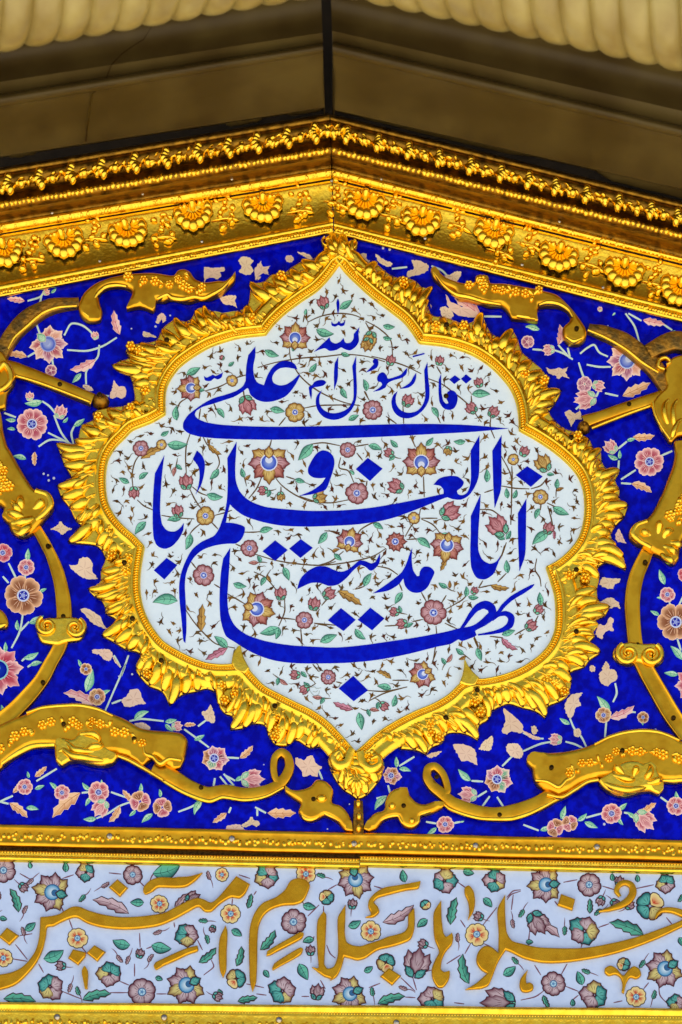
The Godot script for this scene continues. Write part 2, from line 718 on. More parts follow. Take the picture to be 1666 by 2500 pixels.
func onyx_arch() -> void:
	for side in 2:
		var which := "left" if side == 0 else "right"
		var L: Array = [
			[[382, 262, 0.17], [262, 130, 0.38], [230, 106, 0.40], [200, 80, 0.43], [150, 30, 0.42], [80, -50, 0.50]],
			[[462, 268, 0.17], [337, 134, 0.38], [308, 102, 0.40], [271, 75, 0.43], [215, 25, 0.42], [150, -50, 0.50]]][side]
		var o := thing("onyx_moulding", "brown onyx moulding above the gilded cornice, %s of the dark joint%s" % [which, ", with a thin crack" if side == 0 else ", unbroken"], "moulding", Vector2(400 if side == 0 else 1250, 250 if side == 0 else 300), 0.3, "onyx mouldings of the arch")
		var b := Build.new()
		var gap := 12.0
		run(b, side, [L[0], between(L[0], L[1], 0.5, -0.012), between(L[0], L[1], 0.93, 0.0), L[1]], gap, Vector3(0, -0.5, 1), 14)
		run(b, side, [[L[0][0] + 4, L[0][1] + 4, 0.10], L[0]], gap, Vector3(0, -1, 0.2))
		run_end(b, side, [L[0], L[1]], gap)
		part(b, "fascia", M.onyx, o)
		b = Build.new()
		run(b, side, rounded(L[1], L[2], 0.032), gap, Vector3(0, -0.2, 1), 14)
		run_end(b, side, [L[1], L[2]], gap)
		part(b, "bead", M.onyx, o)
		b = Build.new()
		run(b, side, [L[2], between(L[2], L[3], 0.5), L[3]], gap, Vector3(0, -0.6, 1), 8)
		run_end(b, side, [L[2], L[3]], gap)
		part(b, "fillet", M.onyx, o)
		b = Build.new()
		run(b, side, [L[3], between(L[3], L[4], 0.5, -0.012), L[4], between(L[4], L[5], 0.5, -0.03), L[5]], gap, Vector3(0, -0.6, 1), 8)
		part(b, "cove", M.onyx, o)
		if side == 0:
			# the crack: x on the sheet, then how far up the mouldings it is (0 the fascia's foot, 1 the bead, ... 5 the top)
			b = Build.new()
			b.tint = srgb(45, 32, 16)
			var run_of := [[211, 0.02], [213, 0.25], [216, 0.45], [221, 0.7], [226, 0.95], [240, 1.2], [262, 1.9], [268, 2.5], [272, 3.0], [285, 3.2], [300, 3.45], [325, 3.75], [352, 4.0], [372, 4.4]]
			var mid := PackedVector3Array()
			for q in run_of:
				var k := mini(int(q[1]), 4)
				var l := between(L[k], L[k + 1], q[1] - k)
				depth = l[2]
				mid.append(at(Vector2(q[0] + rng.randf_range(-1.5, 1.5), lerpf(l[0], l[1], q[0] / 800.0))) + Vector3(0, -0.003, 0.007))
			for i in mid.size() - 1:
				var w := Vector3(rng.randf_range(0.0008, 0.0018), 0, 0)
				b.quad(mid[i] - w, mid[i] + w, mid[i + 1] + w, mid[i + 1] - w, Vector3.BACK)
			depth = 0.3
			part(b, "crack", M.paint, o)
	# joint: a dark slab behind the mitre, the open joint's shade put into its colour
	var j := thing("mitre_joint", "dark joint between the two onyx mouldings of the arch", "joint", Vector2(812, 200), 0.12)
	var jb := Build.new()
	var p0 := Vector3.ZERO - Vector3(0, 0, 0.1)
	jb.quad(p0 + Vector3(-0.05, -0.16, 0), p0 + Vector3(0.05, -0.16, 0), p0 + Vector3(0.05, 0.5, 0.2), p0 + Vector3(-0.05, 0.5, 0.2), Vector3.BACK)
	part(jb, "joint_shade", M.dark, j)
	# the shadow gap under the onyx: a dark sheet whose colour stands for the shade
	var g := thing("shaded_gap", "dark recessed gap between the gilded cornice and the onyx arch", "gap", Vector2(812, 300), 0.05)
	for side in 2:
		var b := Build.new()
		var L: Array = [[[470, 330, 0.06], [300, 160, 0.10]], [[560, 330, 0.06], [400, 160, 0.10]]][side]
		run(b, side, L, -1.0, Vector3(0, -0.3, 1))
		part(b, "gap_shade", M.dark, g)
	# old filling that still sits in the gap in places
	for q in [[1, 850.0, 1300.0, 0.0, 0.55], [1, 1456.0, 1760.0, 0.0, 0.7], [0, 552.0, 640.0, 0.1, 0.5], [0, 700.0, 790.0, 0.0, 0.4], [0, 20.0, 90.0, 0.0, 0.3]]:
		var b := Build.new()
		var rows := []
		var keep := depth
		for i in 9:
			var x := lerpf(q[1], q[2], i / 8.0)
			var foot: float = lerpf(382, 262, x / 800.0) if q[0] == 0 else lerpf(268, 462, (x - 833.0) / 833.0)
			var head: float = lerpf(414, 280, x / 806.0) if q[0] == 0 else lerpf(283, 494, (x - 833.0) / 833.0)
			var fat := 1.0 if i > 0 and i < 8 else 0.4
			var row := PackedVector3Array()
			for k in 5:
				depth = 0.15 - 0.008 * k
				row.append(at(Vector2(x, lerpf(foot, head, q[3] + (q[4] - q[3]) * k / 4.0 * fat) + rng.randf_range(-1, 1)), 0.0))
			rows.append(row)
		depth = keep
		b.grid(rows, Vector3(0, -0.3, 1))
		part(b, "filling", M.onyx, g)
	rope(0)
	rope(1)


func rope(side: int) -> void:
	# axis of the twisted moulding and the foot of its rolls, at 0.62 m from the wall
	var which := "left" if side == 0 else "right"
	var o := thing("twisted_rope_moulding", "cream onyx rope moulding with fat twisted rolls, %s half of the arch" % which, "moulding", Vector2(300 if side == 0 else 1400, 40), 0.62, "twisted rope mouldings")
	var a := Vector2(-300, 165 - 118) if side == 0 else Vector2(1966, 226 - 118)
	var e := Vector2(806, -28 - 118) if side == 0 else Vector2(818, -28 - 118)
	var dir := (e - a).normalized()
	var up := Vector2(dir.y, -dir.x)
	if up.y > 0:
		up = -up
	var pitch := 74.0
	var total := (e - a).length()
	var r := 112.0
	var k := 0
	var x := 0.0
	while x < total + 60.0:
		var b := Build.new()
		var rows := []
		var lean := 150.0 + rng.randf_range(-3, 3)
		for i in 19:
			var ang := lerpf(-0.95 * PI, 0.62 * PI, i / 18.0)       # round the axis, 0 = towards the visitor
			var row := PackedVector3Array()
			for q in 9:
				var u := lerpf(-1, 1, q / 8.0)
				var fat := sqrt(maxf(0.0, 1.0 - u * u))
				var rr := r * (0.86 + 0.14 * pow(fat, 0.9))
				var s := x + u * pitch * 0.52 + lean * (ang / PI) * 0.62
				var p := a + dir * s + up * (sin(ang) * rr)
				row.append(at(p, cos(ang) * rr * MM))
			rows.append(row)
		b.grid(rows, Vector3(0, 0, 1))
		# grid normals must look away from the axis
		part(b, "roll", M.onyx_pale, o)
		x += pitch + rng.randf_range(-2, 2)
		k += 1


# ---------------------------------------------------------------- the gilded cornice
func cornice(side: int) -> void:
	var which := "left" if side == 0 else "right"
	var o := thing("gilded_cornice", "gilded embossed cornice with shells and leaves, %s slope of the gable" % which, "cornice", Vector2(400 if side == 0 else 1240, 500), 0.0, "gilded cornices")
	var Ls := [
		{"a": [728, 571, 0.004], "b": [711, 554, 0.006], "c": [574, 441, 0.016], "d0": [571, 437, 0.018], "d1": [546, 412, 0.036], "e": [518, 383, 0.10], "f0": [514, 378, 0.10], "f1": [491, 356, 0.112], "g": [478, 344, 0.10], "h0": [476, 341, 0.105], "h1": [427, 296, 0.13], "i": [413, 280, 0.135]},
		{"a": [789, 573, 0.004], "b": [768, 556, 0.006], "c": [649, 441, 0.016], "d0": [645, 437, 0.018], "d1": [629, 412, 0.036], "e": [594, 383, 0.10], "f0": [588, 378, 0.10], "f1": [566, 356, 0.112], "g": [556, 344, 0.10], "h0": [554, 341, 0.105], "h1": [509, 296, 0.13], "i": [495, 282, 0.135]}]
	var L: Dictionary = Ls[side]
	var gap := 1.2
	var n := 24
	# lower bead with its row of beading
	var b := Build.new()
	run(b, side, rounded(L.a, L.b, 0.012), gap, Vector3(0, -0.3, 1), n)
	run(b, side, [[L.a[0], L.a[1], -0.01], L.a], gap, Vector3(0, -1, 0))
	part(b, "bed_moulding", M.gold, o)
	b = Build.new()
	pips(b, side, between(L.a, L.b, 0.5), 0.011, 9.0, 6.5, gap)
	part(b, "beading", M.gold, o).set_meta("kind", "stuff")
	# frieze board: slightly hollow
	b = Build.new()
	run(b, side, [L.b, between(L.b, L.c, 0.06, 0.008), between(L.b, L.c, 0.12, 0.004), between(L.b, L.c, 0.17, -0.001), between(L.b, L.c, 0.5, -0.004), between(L.b, L.c, 0.85, -0.002), between(L.b, L.c, 0.92, 0.003), L.c], gap, Vector3(0, -0.2, 1), n)
	part(b, "frieze_board", M.gold, o)
	b = Build.new()
	run(b, side, rounded(L.d0, L.d1, 0.008), gap, Vector3(0, -0.2, 1), n)
	part(b, "upper_bead", M.gold, o)
	b = Build.new()
	pips(b, side, between(L.d0, L.d1, 0.6), 0.006, 10.0, 9.0, gap)
	part(b, "beading", M.gold, o).set_meta("kind", "stuff")
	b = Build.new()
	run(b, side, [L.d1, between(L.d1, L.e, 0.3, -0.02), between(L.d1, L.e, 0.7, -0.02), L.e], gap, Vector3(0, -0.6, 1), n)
	part(b, "cove", M.worn, o)  # the hollow's shade is put into the darker gilding
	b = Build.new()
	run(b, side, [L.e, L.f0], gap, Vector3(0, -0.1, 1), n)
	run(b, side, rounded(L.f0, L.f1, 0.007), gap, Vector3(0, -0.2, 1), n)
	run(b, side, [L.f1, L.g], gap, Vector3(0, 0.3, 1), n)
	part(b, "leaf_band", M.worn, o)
	b = Build.new()
	pips(b, side, between(L.f0, L.f1, 0.45), 0.008, 11.0, 11.0, gap)
	part(b, "small_leaves", M.gold, o).set_meta("kind", "stuff")
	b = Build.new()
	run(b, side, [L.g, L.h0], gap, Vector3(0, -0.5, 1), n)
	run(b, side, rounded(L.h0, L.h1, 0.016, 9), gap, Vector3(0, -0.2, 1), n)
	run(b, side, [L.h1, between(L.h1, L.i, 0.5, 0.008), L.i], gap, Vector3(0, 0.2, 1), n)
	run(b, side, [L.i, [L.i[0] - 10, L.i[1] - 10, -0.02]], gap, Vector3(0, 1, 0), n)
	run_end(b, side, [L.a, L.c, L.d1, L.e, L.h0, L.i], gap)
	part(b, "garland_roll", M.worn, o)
	# leaf sprays on the roll, each a part
	var dx := 72.0
	var sgn := 1.0 if side == 0 else -1.0
	var x := mitre_x(side, 320, gap) - sgn * 34.0
	var mid := between(L.h0, L.h1, 0.5)
	while x > -90.0 and x < 1760.0:
		b = Build.new()
		var base := 0.0 if side == 0 else 1666.0
		var slope: float = (mid[1] - mid[0]) / (806.0 - base)
		depth = mid[2] + 0.018
		var c := Vector2(x, mid[0] + slope * (x - base))
		var u := Vector2(1, slope).normalized() * -sgn
		var w := Vector2(-u.y, u.x)
		if w.y < 0:
			w = -w
		for i in 5:
			var s := (i - 2.0) / 2.0
			lobe(b, bend(c - u * 14 - w * 5, c + u * (24 - absf(s) * 12) + w * (s * 23), 0.15 * s), 17 + rng.randf() * 3, 0.015, -0.006, 0.4, 0.3)
		for i in 8:
			var q := c - u * (14 + i * 6.6) + w * (8.0 * sin(i * 2.2) - 6.0)
			lobe(b, bend(q, q - u * rng.randf_range(2, 14) + w * rng.randf_range(6, 18), rng.randf_range(-0.3, 0.3), 7), rng.randf_range(17, 23), rng.randf_range(0.011, 0.016), -0.006, 0.45, 0.5)
		knob(b, c - u * 28 + w * 4, 11, 0.016, -0.006)
		part(b, "leaf_spray", M.gold, o)
		x -= sgn * (dx + rng.randf_range(-8, 8))
	# shells and sprigs on the frieze
	depth = 0.008
	var shells: Array = [
		["@T1 1212,962 895,995 590,1078 300,1122 20,1165 -280,1225", "@T1 1385,930 1040,965 755,1050 440,1058 150,1150 -120,1180"],
		["@T2 108,945 368,1022 700,1080 @A4 720,195 1165,300 1545,430 1900,520", "@T2 -10,900 540,1000 245,960 870,1090 @A4 330,100 950,190 1390,320 1700,450"]][side]
	var i2 := 0
	for c in trace(shells[0])[0]:
		b = Build.new()
		shell(b, c, 54.0, (-0.16 if side == 0 else 0.25) + rng.randf_range(-0.12, 0.12), i2)
		part(b, "shell", M.gold, o)
		i2 += 1
	for c in trace(shells[1])[0]:
		b = Build.new()
		for k in 11:
			var q: Vector2 = c + Vector2(17.0 * sin(k * 2.4), -40 + k * 7.5)
			lobe(b, bend(q, q + Vector2(rng.randf_range(-13, 13), rng.randf_range(12, 24)), rng.randf_range(-0.3, 0.3), 7), rng.randf_range(15, 22), rng.randf_range(0.010, 0.016), 0.002, 0.45, 0.4)
		knob(b, c + Vector2(-3, -14), 8, 0.014, 0.004)
		part(b, "leaf_sprig", M.gold, o)
		# the tendril that links the shells
		b = Build.new()
		var sl := -0.165 if side == 0 else 0.25
		lobe(b, bend(c + Vector2(-38, 22 - 38 * sl), c + Vector2(34, 34 + 34 * sl), 0.12), 9, 0.008, 0.004, 0.3, 0.3)
		part(b, "tendril", M.gold, o)
	# rivets
	depth = 0.02
	var nails: String = ["@T1 245,1005 660,918 1068,850 1525,858 @A1 690,255 1385,122", "@A3 665,100 1325,280 @A4 470,280 1020,435 @T2 185,850 1000,1045"][side]
	for c in trace(nails)[0]:
		screw(o, c, 4.5, 0.028, M.steel)


func pips(b: Build, side: int, line: Array, high: float, r: float, step: float, gap: float) -> void:
	var base := 0.0 if side == 0 else 1666.0
	var xe := mitre_x(side, line[1], gap)
	var x := -60.0 if side == 0 else xe + 6.0
	var stop := xe - 4.0 if side == 0 else 1730.0
	var keep := depth
	depth = line[2]
	while x < stop:
		var y: float = lerpf(line[0], line[1], (x - base) / (xe - base))
		var s := rng.randf_range(0.75, 1.15)
		knob(b, Vector2(x, y + rng.randf_range(-1.5, 1.5)), r * 0.62 * s, 0.35 * r * MM * s + high * 0.45, high * 0.6, Vector2(1.0, 1.35), rng.randf_range(-0.5, 0.5), 6)
		x += step * rng.randf_range(0.8, 1.2)
	depth = keep


func shell(b: Build, c: Vector2, r: float, turn: float, kind: int) -> void:
	# a scallop of fat ribs fanning down from a hinge, under a leaf that curls over to both sides
	var n := 8
	var hinge := c + Vector2(0, -r * 0.42).rotated(turn)
	for i in n:
		var s := (i - (n - 1) * 0.5) / ((n - 1) * 0.5)
		var a := PI / 2 + turn + s * 1.38
		var l := r * (1.18 - 0.20 * s * s) * rng.randf_range(0.95, 1.04)
		lobe(b, bend(hinge + Vector2.from_angle(a) * r * 0.2, hinge + Vector2.from_angle(a) * l, 0.12 * s, 10), r * 0.52, 0.015, 0.003, 0.42, 0.2, 0.007)
	for s in [-1.0, 1.0]:
		for i in 3:
			var q := hinge + Vector2(s * r * (0.12 + 0.2 * i), r * (0.05 - 0.06 * i)).rotated(turn)
			lobe(b, bend(q, q + Vector2(s * r * 0.36, -r * (0.22 - 0.14 * i)).rotated(turn), -0.25 * s, 8), r * 0.34, 0.018, 0.002, 0.5, 0.5)
	lobe(b, bend(hinge + Vector2(0, r * 0.25).rotated(turn), hinge + Vector2(rng.randf_range(-6, 6), -r * 0.3).rotated(turn), 0.1, 8), r * 0.4, 0.022, 0.006, 0.5, 0.6)


# ---------------------------------------------------------------- the medallion and its frame
const RIM := "@A3 80,270* 130,332 200,400 300,490 420,580 520,660 580,735 625,805* 700,812 800,825 900,850 1000,890 1100,955 1180,1030 1250,1120 1290,1220 1305,1320 1308,1400* @B4 560,60 680,140 780,225 850,310 885,400 897,520 885,640 850,740 780,830 700,895 632,930* 665,1030 690,1120 700,1250 690,1370 650,1460 590,1530 @C4 480,95 380,140 280,168 190,182 @C3 1085,290 1020,300* 960,325 880,400 780,460 660,510 540,570 440,630 360,690 300,745 248,790* @C2 1270,740 1200,660 1120,580 1020,510 900,450 780,390 690,340 620,270 570,215 520,190* 470,192 400,195 300,185 200,150 100,100 @B2 392,1435 300,1310 260,1220 235,1100 235,980 250,870 265,790* 200,720 130,660 60,580 15,490 0,400 0,290 20,190 70,110 130,50 @A1 907,1400 950,1380 1050,1340 1135,1290* 1133,1200 1140,1120 1170,1050 1230,970 1320,900 1440,830 @A2 550,605 700,585 755,580* 800,520 880,440 1000,350 1110,275 1190,190"
const LEAFY := "@A3 110,40 195,240 250,265 340,250* 400,300 450,335 530,340 610,370 650,410 720,415* 690,460 690,540 720,600 800,610 880,640 960,655 1060,590* 1080,650 1120,720 1180,750 1270,705* 1300,760 1330,850 1400,910 1480,990 1510,1070 @A4 640,1060 660,1110 740,1130* 700,1200 660,1260 700,1320 760,1370 850,1400 930,1440 960,1500 @B4 1010,120* 1020,200 1060,260 1140,270* 1110,330 1140,390 1140,450 1195,510* 1170,580 1110,640 1080,700 1120,790 1170,860 1180,940* 1100,900 1040,890 990,930 1000,1000 985,1070 1000,1150 1070,1200* 1040,1250 960,1290 995,1310 960,1360 970,1390 930,1440 1005,1510* 930,1560 @C4 900,90 800,130 810,200 780,290 720,330 650,360 630,440* 560,390 480,370 380,340 320,360 260,400 240,450 180,490 170,590* @C3 1000,660 940,650 870,660 840,720 770,750 730,800* 660,770 560,760 470,730 400,770 390,830 430,870 430,940 395,1000 320,1080 260,1105 @C2 1290,1080 1240,1050 1190,1000 1150,930 1130,870 1160,820 1190,790 1150,750 1100,740 1000,755 970,740 900,700 840,740 760,730 710,660 690,600 600,590 540,620 455,630* 470,540 420,520 380,470 380,400 300,350 220,370 130,390 40,465* @C1 1110,260 1020,220 960,160 930,110 @B1 960,1400 860,1370 780,1320 700,1280* 760,1250 780,1200 800,1170 720,1120 720,1090 690,1030 650,1010 605,960* 650,940 690,900 690,830 720,760 700,700 660,660 470,640* 510,590 580,550 520,490 475,400 420,330 395,260* 440,225 490,200 440,110* 415,40 @A1 390,1480* 520,1470 560,1350 640,1310 640,1260 740,1230 860,1215 920,1180 905,1060 880,1000 770,945* 820,910 880,890 860,850 880,810 950,790 1070,770 1110,690 1200,620* 1270,640 1310,620 1340,560 1400,540* 1450,570 1520,590 @A2 400,430 470,420 570,400 630,360 650,210* 740,200 800,150 870,145 920,110 1000,60* 1050,60 1110,20 1160,-40 @A3 0,60 40,30"


func cartouche_frame() -> void:
	var o := thing("gilded_cartouche_frame", "gilded lobed frame of acanthus leaves around the white medallion", "frame", Vector2(850, 1860), 0.0)
	var inner := curve(RIM, true, 6)
	var t := trace(LEAFY)
	var outer := smooth(t[0], t[1], true, 3)
	var b := Build.new()
	plate(b, outer, 0.0, 0.014, 5.0)
	part(b, "backing", M.gold, o)
	# smooth inner rail with its hem of beading
	var ring := clean(inner)
	if area_of(ring) < 0.0:
		ring.reverse()
	var line := resample(ring, 620, true)
	var out := sides(line, true)                       # points inwards or outwards, fixed below
	var centre := Vector2(850, 1250)
	if (line[0] + out[0] * 5.0).distance_to(centre) < line[0].distance_to(centre):
		for i in out.size():
			out[i] = -out[i]
	b = Build.new()
	var rows := []
	var prof := [[-2.0, 0.014], [-1.0, 0.022], [2.0, 0.026], [5.0, 0.026], [7.5, 0.022], [10.0, 0.0205], [14.0, 0.0205], [17.0, 0.022], [19.5, 0.028], [23.0, 0.031], [27.0, 0.030], [32.0, 0.026], [40.0, 0.0245], [52.0, 0.028], [62.0, 0.027], [72.0, 0.018]]
	for i in line.size():
		var row := PackedVector3Array()
		for q in prof:
			row.append(at(line[i] + out[i] * (q[0] * (0.8 if q[0] > 0 else 1.0)), q[1]))
		rows.append(row)
	b.grid(rows, Vector3.BACK, true)
	part(b, "inner_rail", M.gold, o)
	b = Build.new()
	for i in line.size():
		var p: Vector2 = line[i] + out[i] * 9.6
		knob(b, p, 3.4, 0.0045, 0.0195, Vector2(1.0, 1.5), out[i].angle() + 0.9, 6)
	part(b, "beading", M.gold, o).set_meta("kind", "stuff")
	# acanthus lobes: one for every scallop of the outer edge, from the rail to the edge
	var edge: PackedVector2Array = t[0]
	var m := edge.size()
	for k in m:
		var keen: bool = t[1][k]
		var e := edge[k]
		var near := 0
		var best := 1e9
		for i in line.size():
			var d := line[i].distance_squared_to(e)
			if d < best:
				best = d
				near = i
		var prev := edge[(k - 1 + m) % m]
		var next := edge[(k + 1) % m]
		var span := (prev.distance_to(e) + next.distance_to(e)) * 0.5
		var reach := sqrt(best)
		if reach < 16.0:
			continue
		var lean := Vector2(-out[near].y, out[near].x) * (0.32 * reach)
		var root := line[near].lerp(e, 0.2) + lean
		var tip := e + (e - root).normalized() * (2.0 if keen else 0.0)
		b = Build.new()
		var wide := clampf(span * (1.15 if keen else 1.05), 15.0, 31.0)
		lobe(b, bend(root, tip, rng.randf_range(0.24, 0.38), 16), wide, (0.019 if keen else 0.017) + rng.randf_range(0, 0.003), 0.014, 0.62 if keen else 0.5, 0.28, 0.003 if keen else -0.001)
		var leaf := part(b, "acanthus_lobe", M.gold, o)
		# the fine ribs that run from the rail into the lobe
		b = Build.new()
		for i in 2:
			var s := i - 0.5
			var p0 := line[near] + out[near] * 21.0 + lean * 1.2 + (next - prev).normalized() * span * s * 0.9
			var p1 := root.lerp(tip, 0.5) + (next - prev).normalized() * wide * s * 0.45
			lobe(b, bend(p0, p1, 0.2, 12), 7.5, 0.009, 0.021, 0.6, 0.35, 0.004)
		if k % 3 == 0:
			var p2 := root.lerp(tip, 0.1) + (next - prev).normalized() * wide * 0.45
			lobe(b, bend(p2, p2.lerp(tip, 0.62), 0.3, 10), wide * 0.55, 0.014, 0.024, 0.4, 0.5, 0.0)
		part(b, "leaf_vein", M.gold, leaf)
	# fluting between the rail and the leaves
	b = Build.new()
	for i in range(0, line.size(), 4):
		var p0 := line[i] + out[i] * 21.0
		var p1 := line[i] + out[i] * rng.randf_range(38, 52) + Vector2(-out[i].y, out[i].x) * rng.randf_range(-6, 14)
		if Geometry2D.is_point_in_polygon(p1, outer):
			lobe(b, bend(p0, p1, rng.randf_range(0.0, 0.25), 8), rng.randf_range(6, 9), 0.007, 0.022, 0.5, 0.35)
	part(b, "fluting", M.gold, o).set_meta("kind", "stuff")
	# bunches of berries and florets at the cusps
	for c in trace("@A2 660,470 160,210 860,180 @A3 520,390 740,690 930,690 @A3 1480,1060 1350,1020 @B4 850,40 790,990 900,1010 @B1 770,740 880,760 860,850 1000,1440 @C1 1010,150 @C2 400,340 420,440 490,400 760,560 790,640 760,690 @C3 1100,520 1060,450 760,600 760,660 820,700 @C4 700,200 760,270 640,200 @A1 900,830 960,860 1080,860 1000,1130 680,1310 900,1250")[0]:
		b = Build.new()
		for i in 6:
			var q := Vector2.from_angle(i * TAU / 6.0 + c.x)
			lobe(b, bend(c + q * 2.0, c + q * 14.0, 0.0, 7), 11.0, 0.009, 0.024, 0.6, 0.5)
		knob(b, c, 5.0, 0.011, 0.026, Vector2.ONE, 0.0, 8)
		part(b, "floret", M.gold, o)
	# spikes where the rail turns into the medallion
	for s in ["@C2 527,72 505,82 476,130 465,195* 500,250 560,262 592,228* 560,170 540,120", "@C3 990,165 1010,198 1050,250 1092,290* 1060,345 1000,345 953,326* 974,270 985,220"]:
		b = Build.new()
		plate(b, curve(s), 0.014, 0.018, 4.5, Color.WHITE, 4)
		part(b, "spike", M.gold, o)
	# curled top and shell at the foot
	for s in ["@A2 1258,95 1225,40 1200,-10 1190,-60", "@A3 88,255 125,205 160,160 170,110"]:
		b = Build.new()
		band(b, curve(s, false, 6), [16, 22, 22, 14], ROUND, 0.012, 0.016)
		part(b, "top_curl", M.gold, o)
	scrolls(o, "@S 800,600 858,607", 14.0)
	b = Build.new()
	lobe(b, curve("@A2 1255,110 1264,40 1270,-40 1276,-110", false, 4), 30, 0.02, 0.014, 0.5, 0.6)
	part(b, "top_leaf", M.gold, o)
	for s in ["@C2 1285,780 1240,880 1180,880 1160,830 1200,800 1230,840", "@C3 280,800 300,880 350,910 410,880 400,830 350,850"]:
		b = Build.new()
		band(b, curve(s, false, 6), [34, 36, 30, 22, 14], ROUND, 0.010, 0.026)
		part(b, "foot_curl", M.gold, o)
	for i in 9:
		b = Build.new()
		var s := (i - 4) / 4.0
		var c := spot("@C2 1318,930")
		var a := PI / 2 + s * 1.35
		lobe(b, bend(c + Vector2(s * 14, 0), c + Vector2(s * 8, -4) + Vector2.from_angle(a) * 52, 0.12 * s), 17, 0.022, 0.010, 0.5, 0.4, 0.004)
		part(b, "shell_rib", M.gold, o)
	b = Build.new()
	lobe(b, curve("@C2 1312,800 1315,860 1320,960", false, 5), 26, 0.02, 0.014, 0.5, 0.6)
	part(b, "shell_hinge", M.gold, o)
	for c in trace("@A3 810,705 @A4 -50,1190 @B4 800,70 835,970 835,1390 @C3 1075,388 860,575 @C2 762,495 @B1 915,1190 860,810 @C1 1110,75 @A1 690,1180 @A2 85,640")[0]:
		b = Build.new()
		disc(b, c, 6.5, 0.0405, Color.WHITE)
		knob(b, c, 5.5, 0.003, 0.0405)
		part(b, "screw", M.hole, o)
	# small stem of three beads under the shell
	var p := thing("beaded_drop", "small dark gilded drop of beads under the frame's foot shell", "ornament", spot("@C2 1330,1330"), 0.004)
	b = Build.new()
	plate(b, curve("@C2 1300,1110* 1362,1110* 1370,1320 1360,1345* 1305,1345* 1292,1320"), 0.0, 0.012, 3.0)
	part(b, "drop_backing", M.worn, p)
	for s in ["@C2 1330,1138", "@C2 1335,1225", "@C2 1332,1305"]:
		b = Build.new()
		knob(b, spot(s), 8, 0.012, 0.011, Vector2(1, 1.3))
		part(b, "bead", M.gold, p)


# ---------------------------------------------------------------- the straps on the blue enamel
func strap_holes(o: Node3D, s: String, z: float) -> void:
	for c in trace(s)[0]:
		var b := Build.new()
		disc(b, c, 5.8, z, Color.WHITE, 14)
		knob(b, c, 4.6, 0.002, z)
		part(b, "screw", M.hole, o)


func florets(o: Node3D, path: PackedVector2Array, spread: float, count: int, z: float) -> void:
	var line := resample(path, count)
	for i in count:
		var b := Build.new()
		var c := line[i] + Vector2(rng.randf_range(-1, 1), rng.randf_range(-1, 1)) * spread
		var r := rng.randf_range(11, 16)
		if i % 3 == 1:
			for k in 3:
				lobe(b, bend(c, c + Vector2.from_angle(rng.randf() * TAU) * r * 1.4, 0.2, 6), r * 0.7, 0.009, z, 0.5, 0.5)
		else:
			for k in 6:
				var u := Vector2.from_angle(TAU * k / 6.0 + i)
				lobe(b, bend(c + u * 2, c + u * r, 0.0, 6), r * 0.75, 0.008, z, 0.6, 0.5)
			knob(b, c, r * 0.35, 0.009, z)
		part(b, "floret", M.gold, o)


func solid(o: Node3D, called: String, s: String, high: float, rim: float, m: Material, z := 0.0, lip := 0.0) -> MeshInstance3D:
	var b := Build.new()
	var top := plate(b, curve(s), z, high, rim)
	var made := part(b, called, m, o)
	if lip > 0.0:
		b = Build.new()
		var line := resample(top, maxi(24, int(length_of(top) / 6.0)), true)
		band(b, line, [lip], ROUND, z + high - 0.002, 0.006, true)
		part(b, "raised_edge", m, made)
	return made


func ribbon(o: Node3D, called: String, s: String, widths: Array, high: float, m: Material, profile := STRAP, closed := false, z := 0.0) -> void:
	var b := Build.new()
	band(b, curve(s, closed, 7), widths, profile, z, high, closed)
	part(b, called, m, o)


func scrolls(host: Node3D, middles: String, r: float) -> void:
	# a pair of round volutes, each a turned-over roll about a hollow with a bead in it
	var k := 0
	for c in trace(middles)[0]:
		var b := Build.new()
		var p := PackedVector2Array()
		var way := -1.0 if k == 0 else 1.0
		for i in 34:
			var t := i / 33.0
			var a := -PI / 2 + way * (0.5 + t * 8.2)
			p.append(c + Vector2.from_angle(a) * lerpf(r, r * 0.22, t) * Vector2(1.0, 0.92))
		band(b, p, [r * 0.55, r * 0.62, r * 0.45, r * 0.25], ROUND, 0.011, 0.014)
		knob(b, c, r * 0.2, 0.014, 0.012)
		part(b, "scroll_curl", M.gold, host)
		k += 1


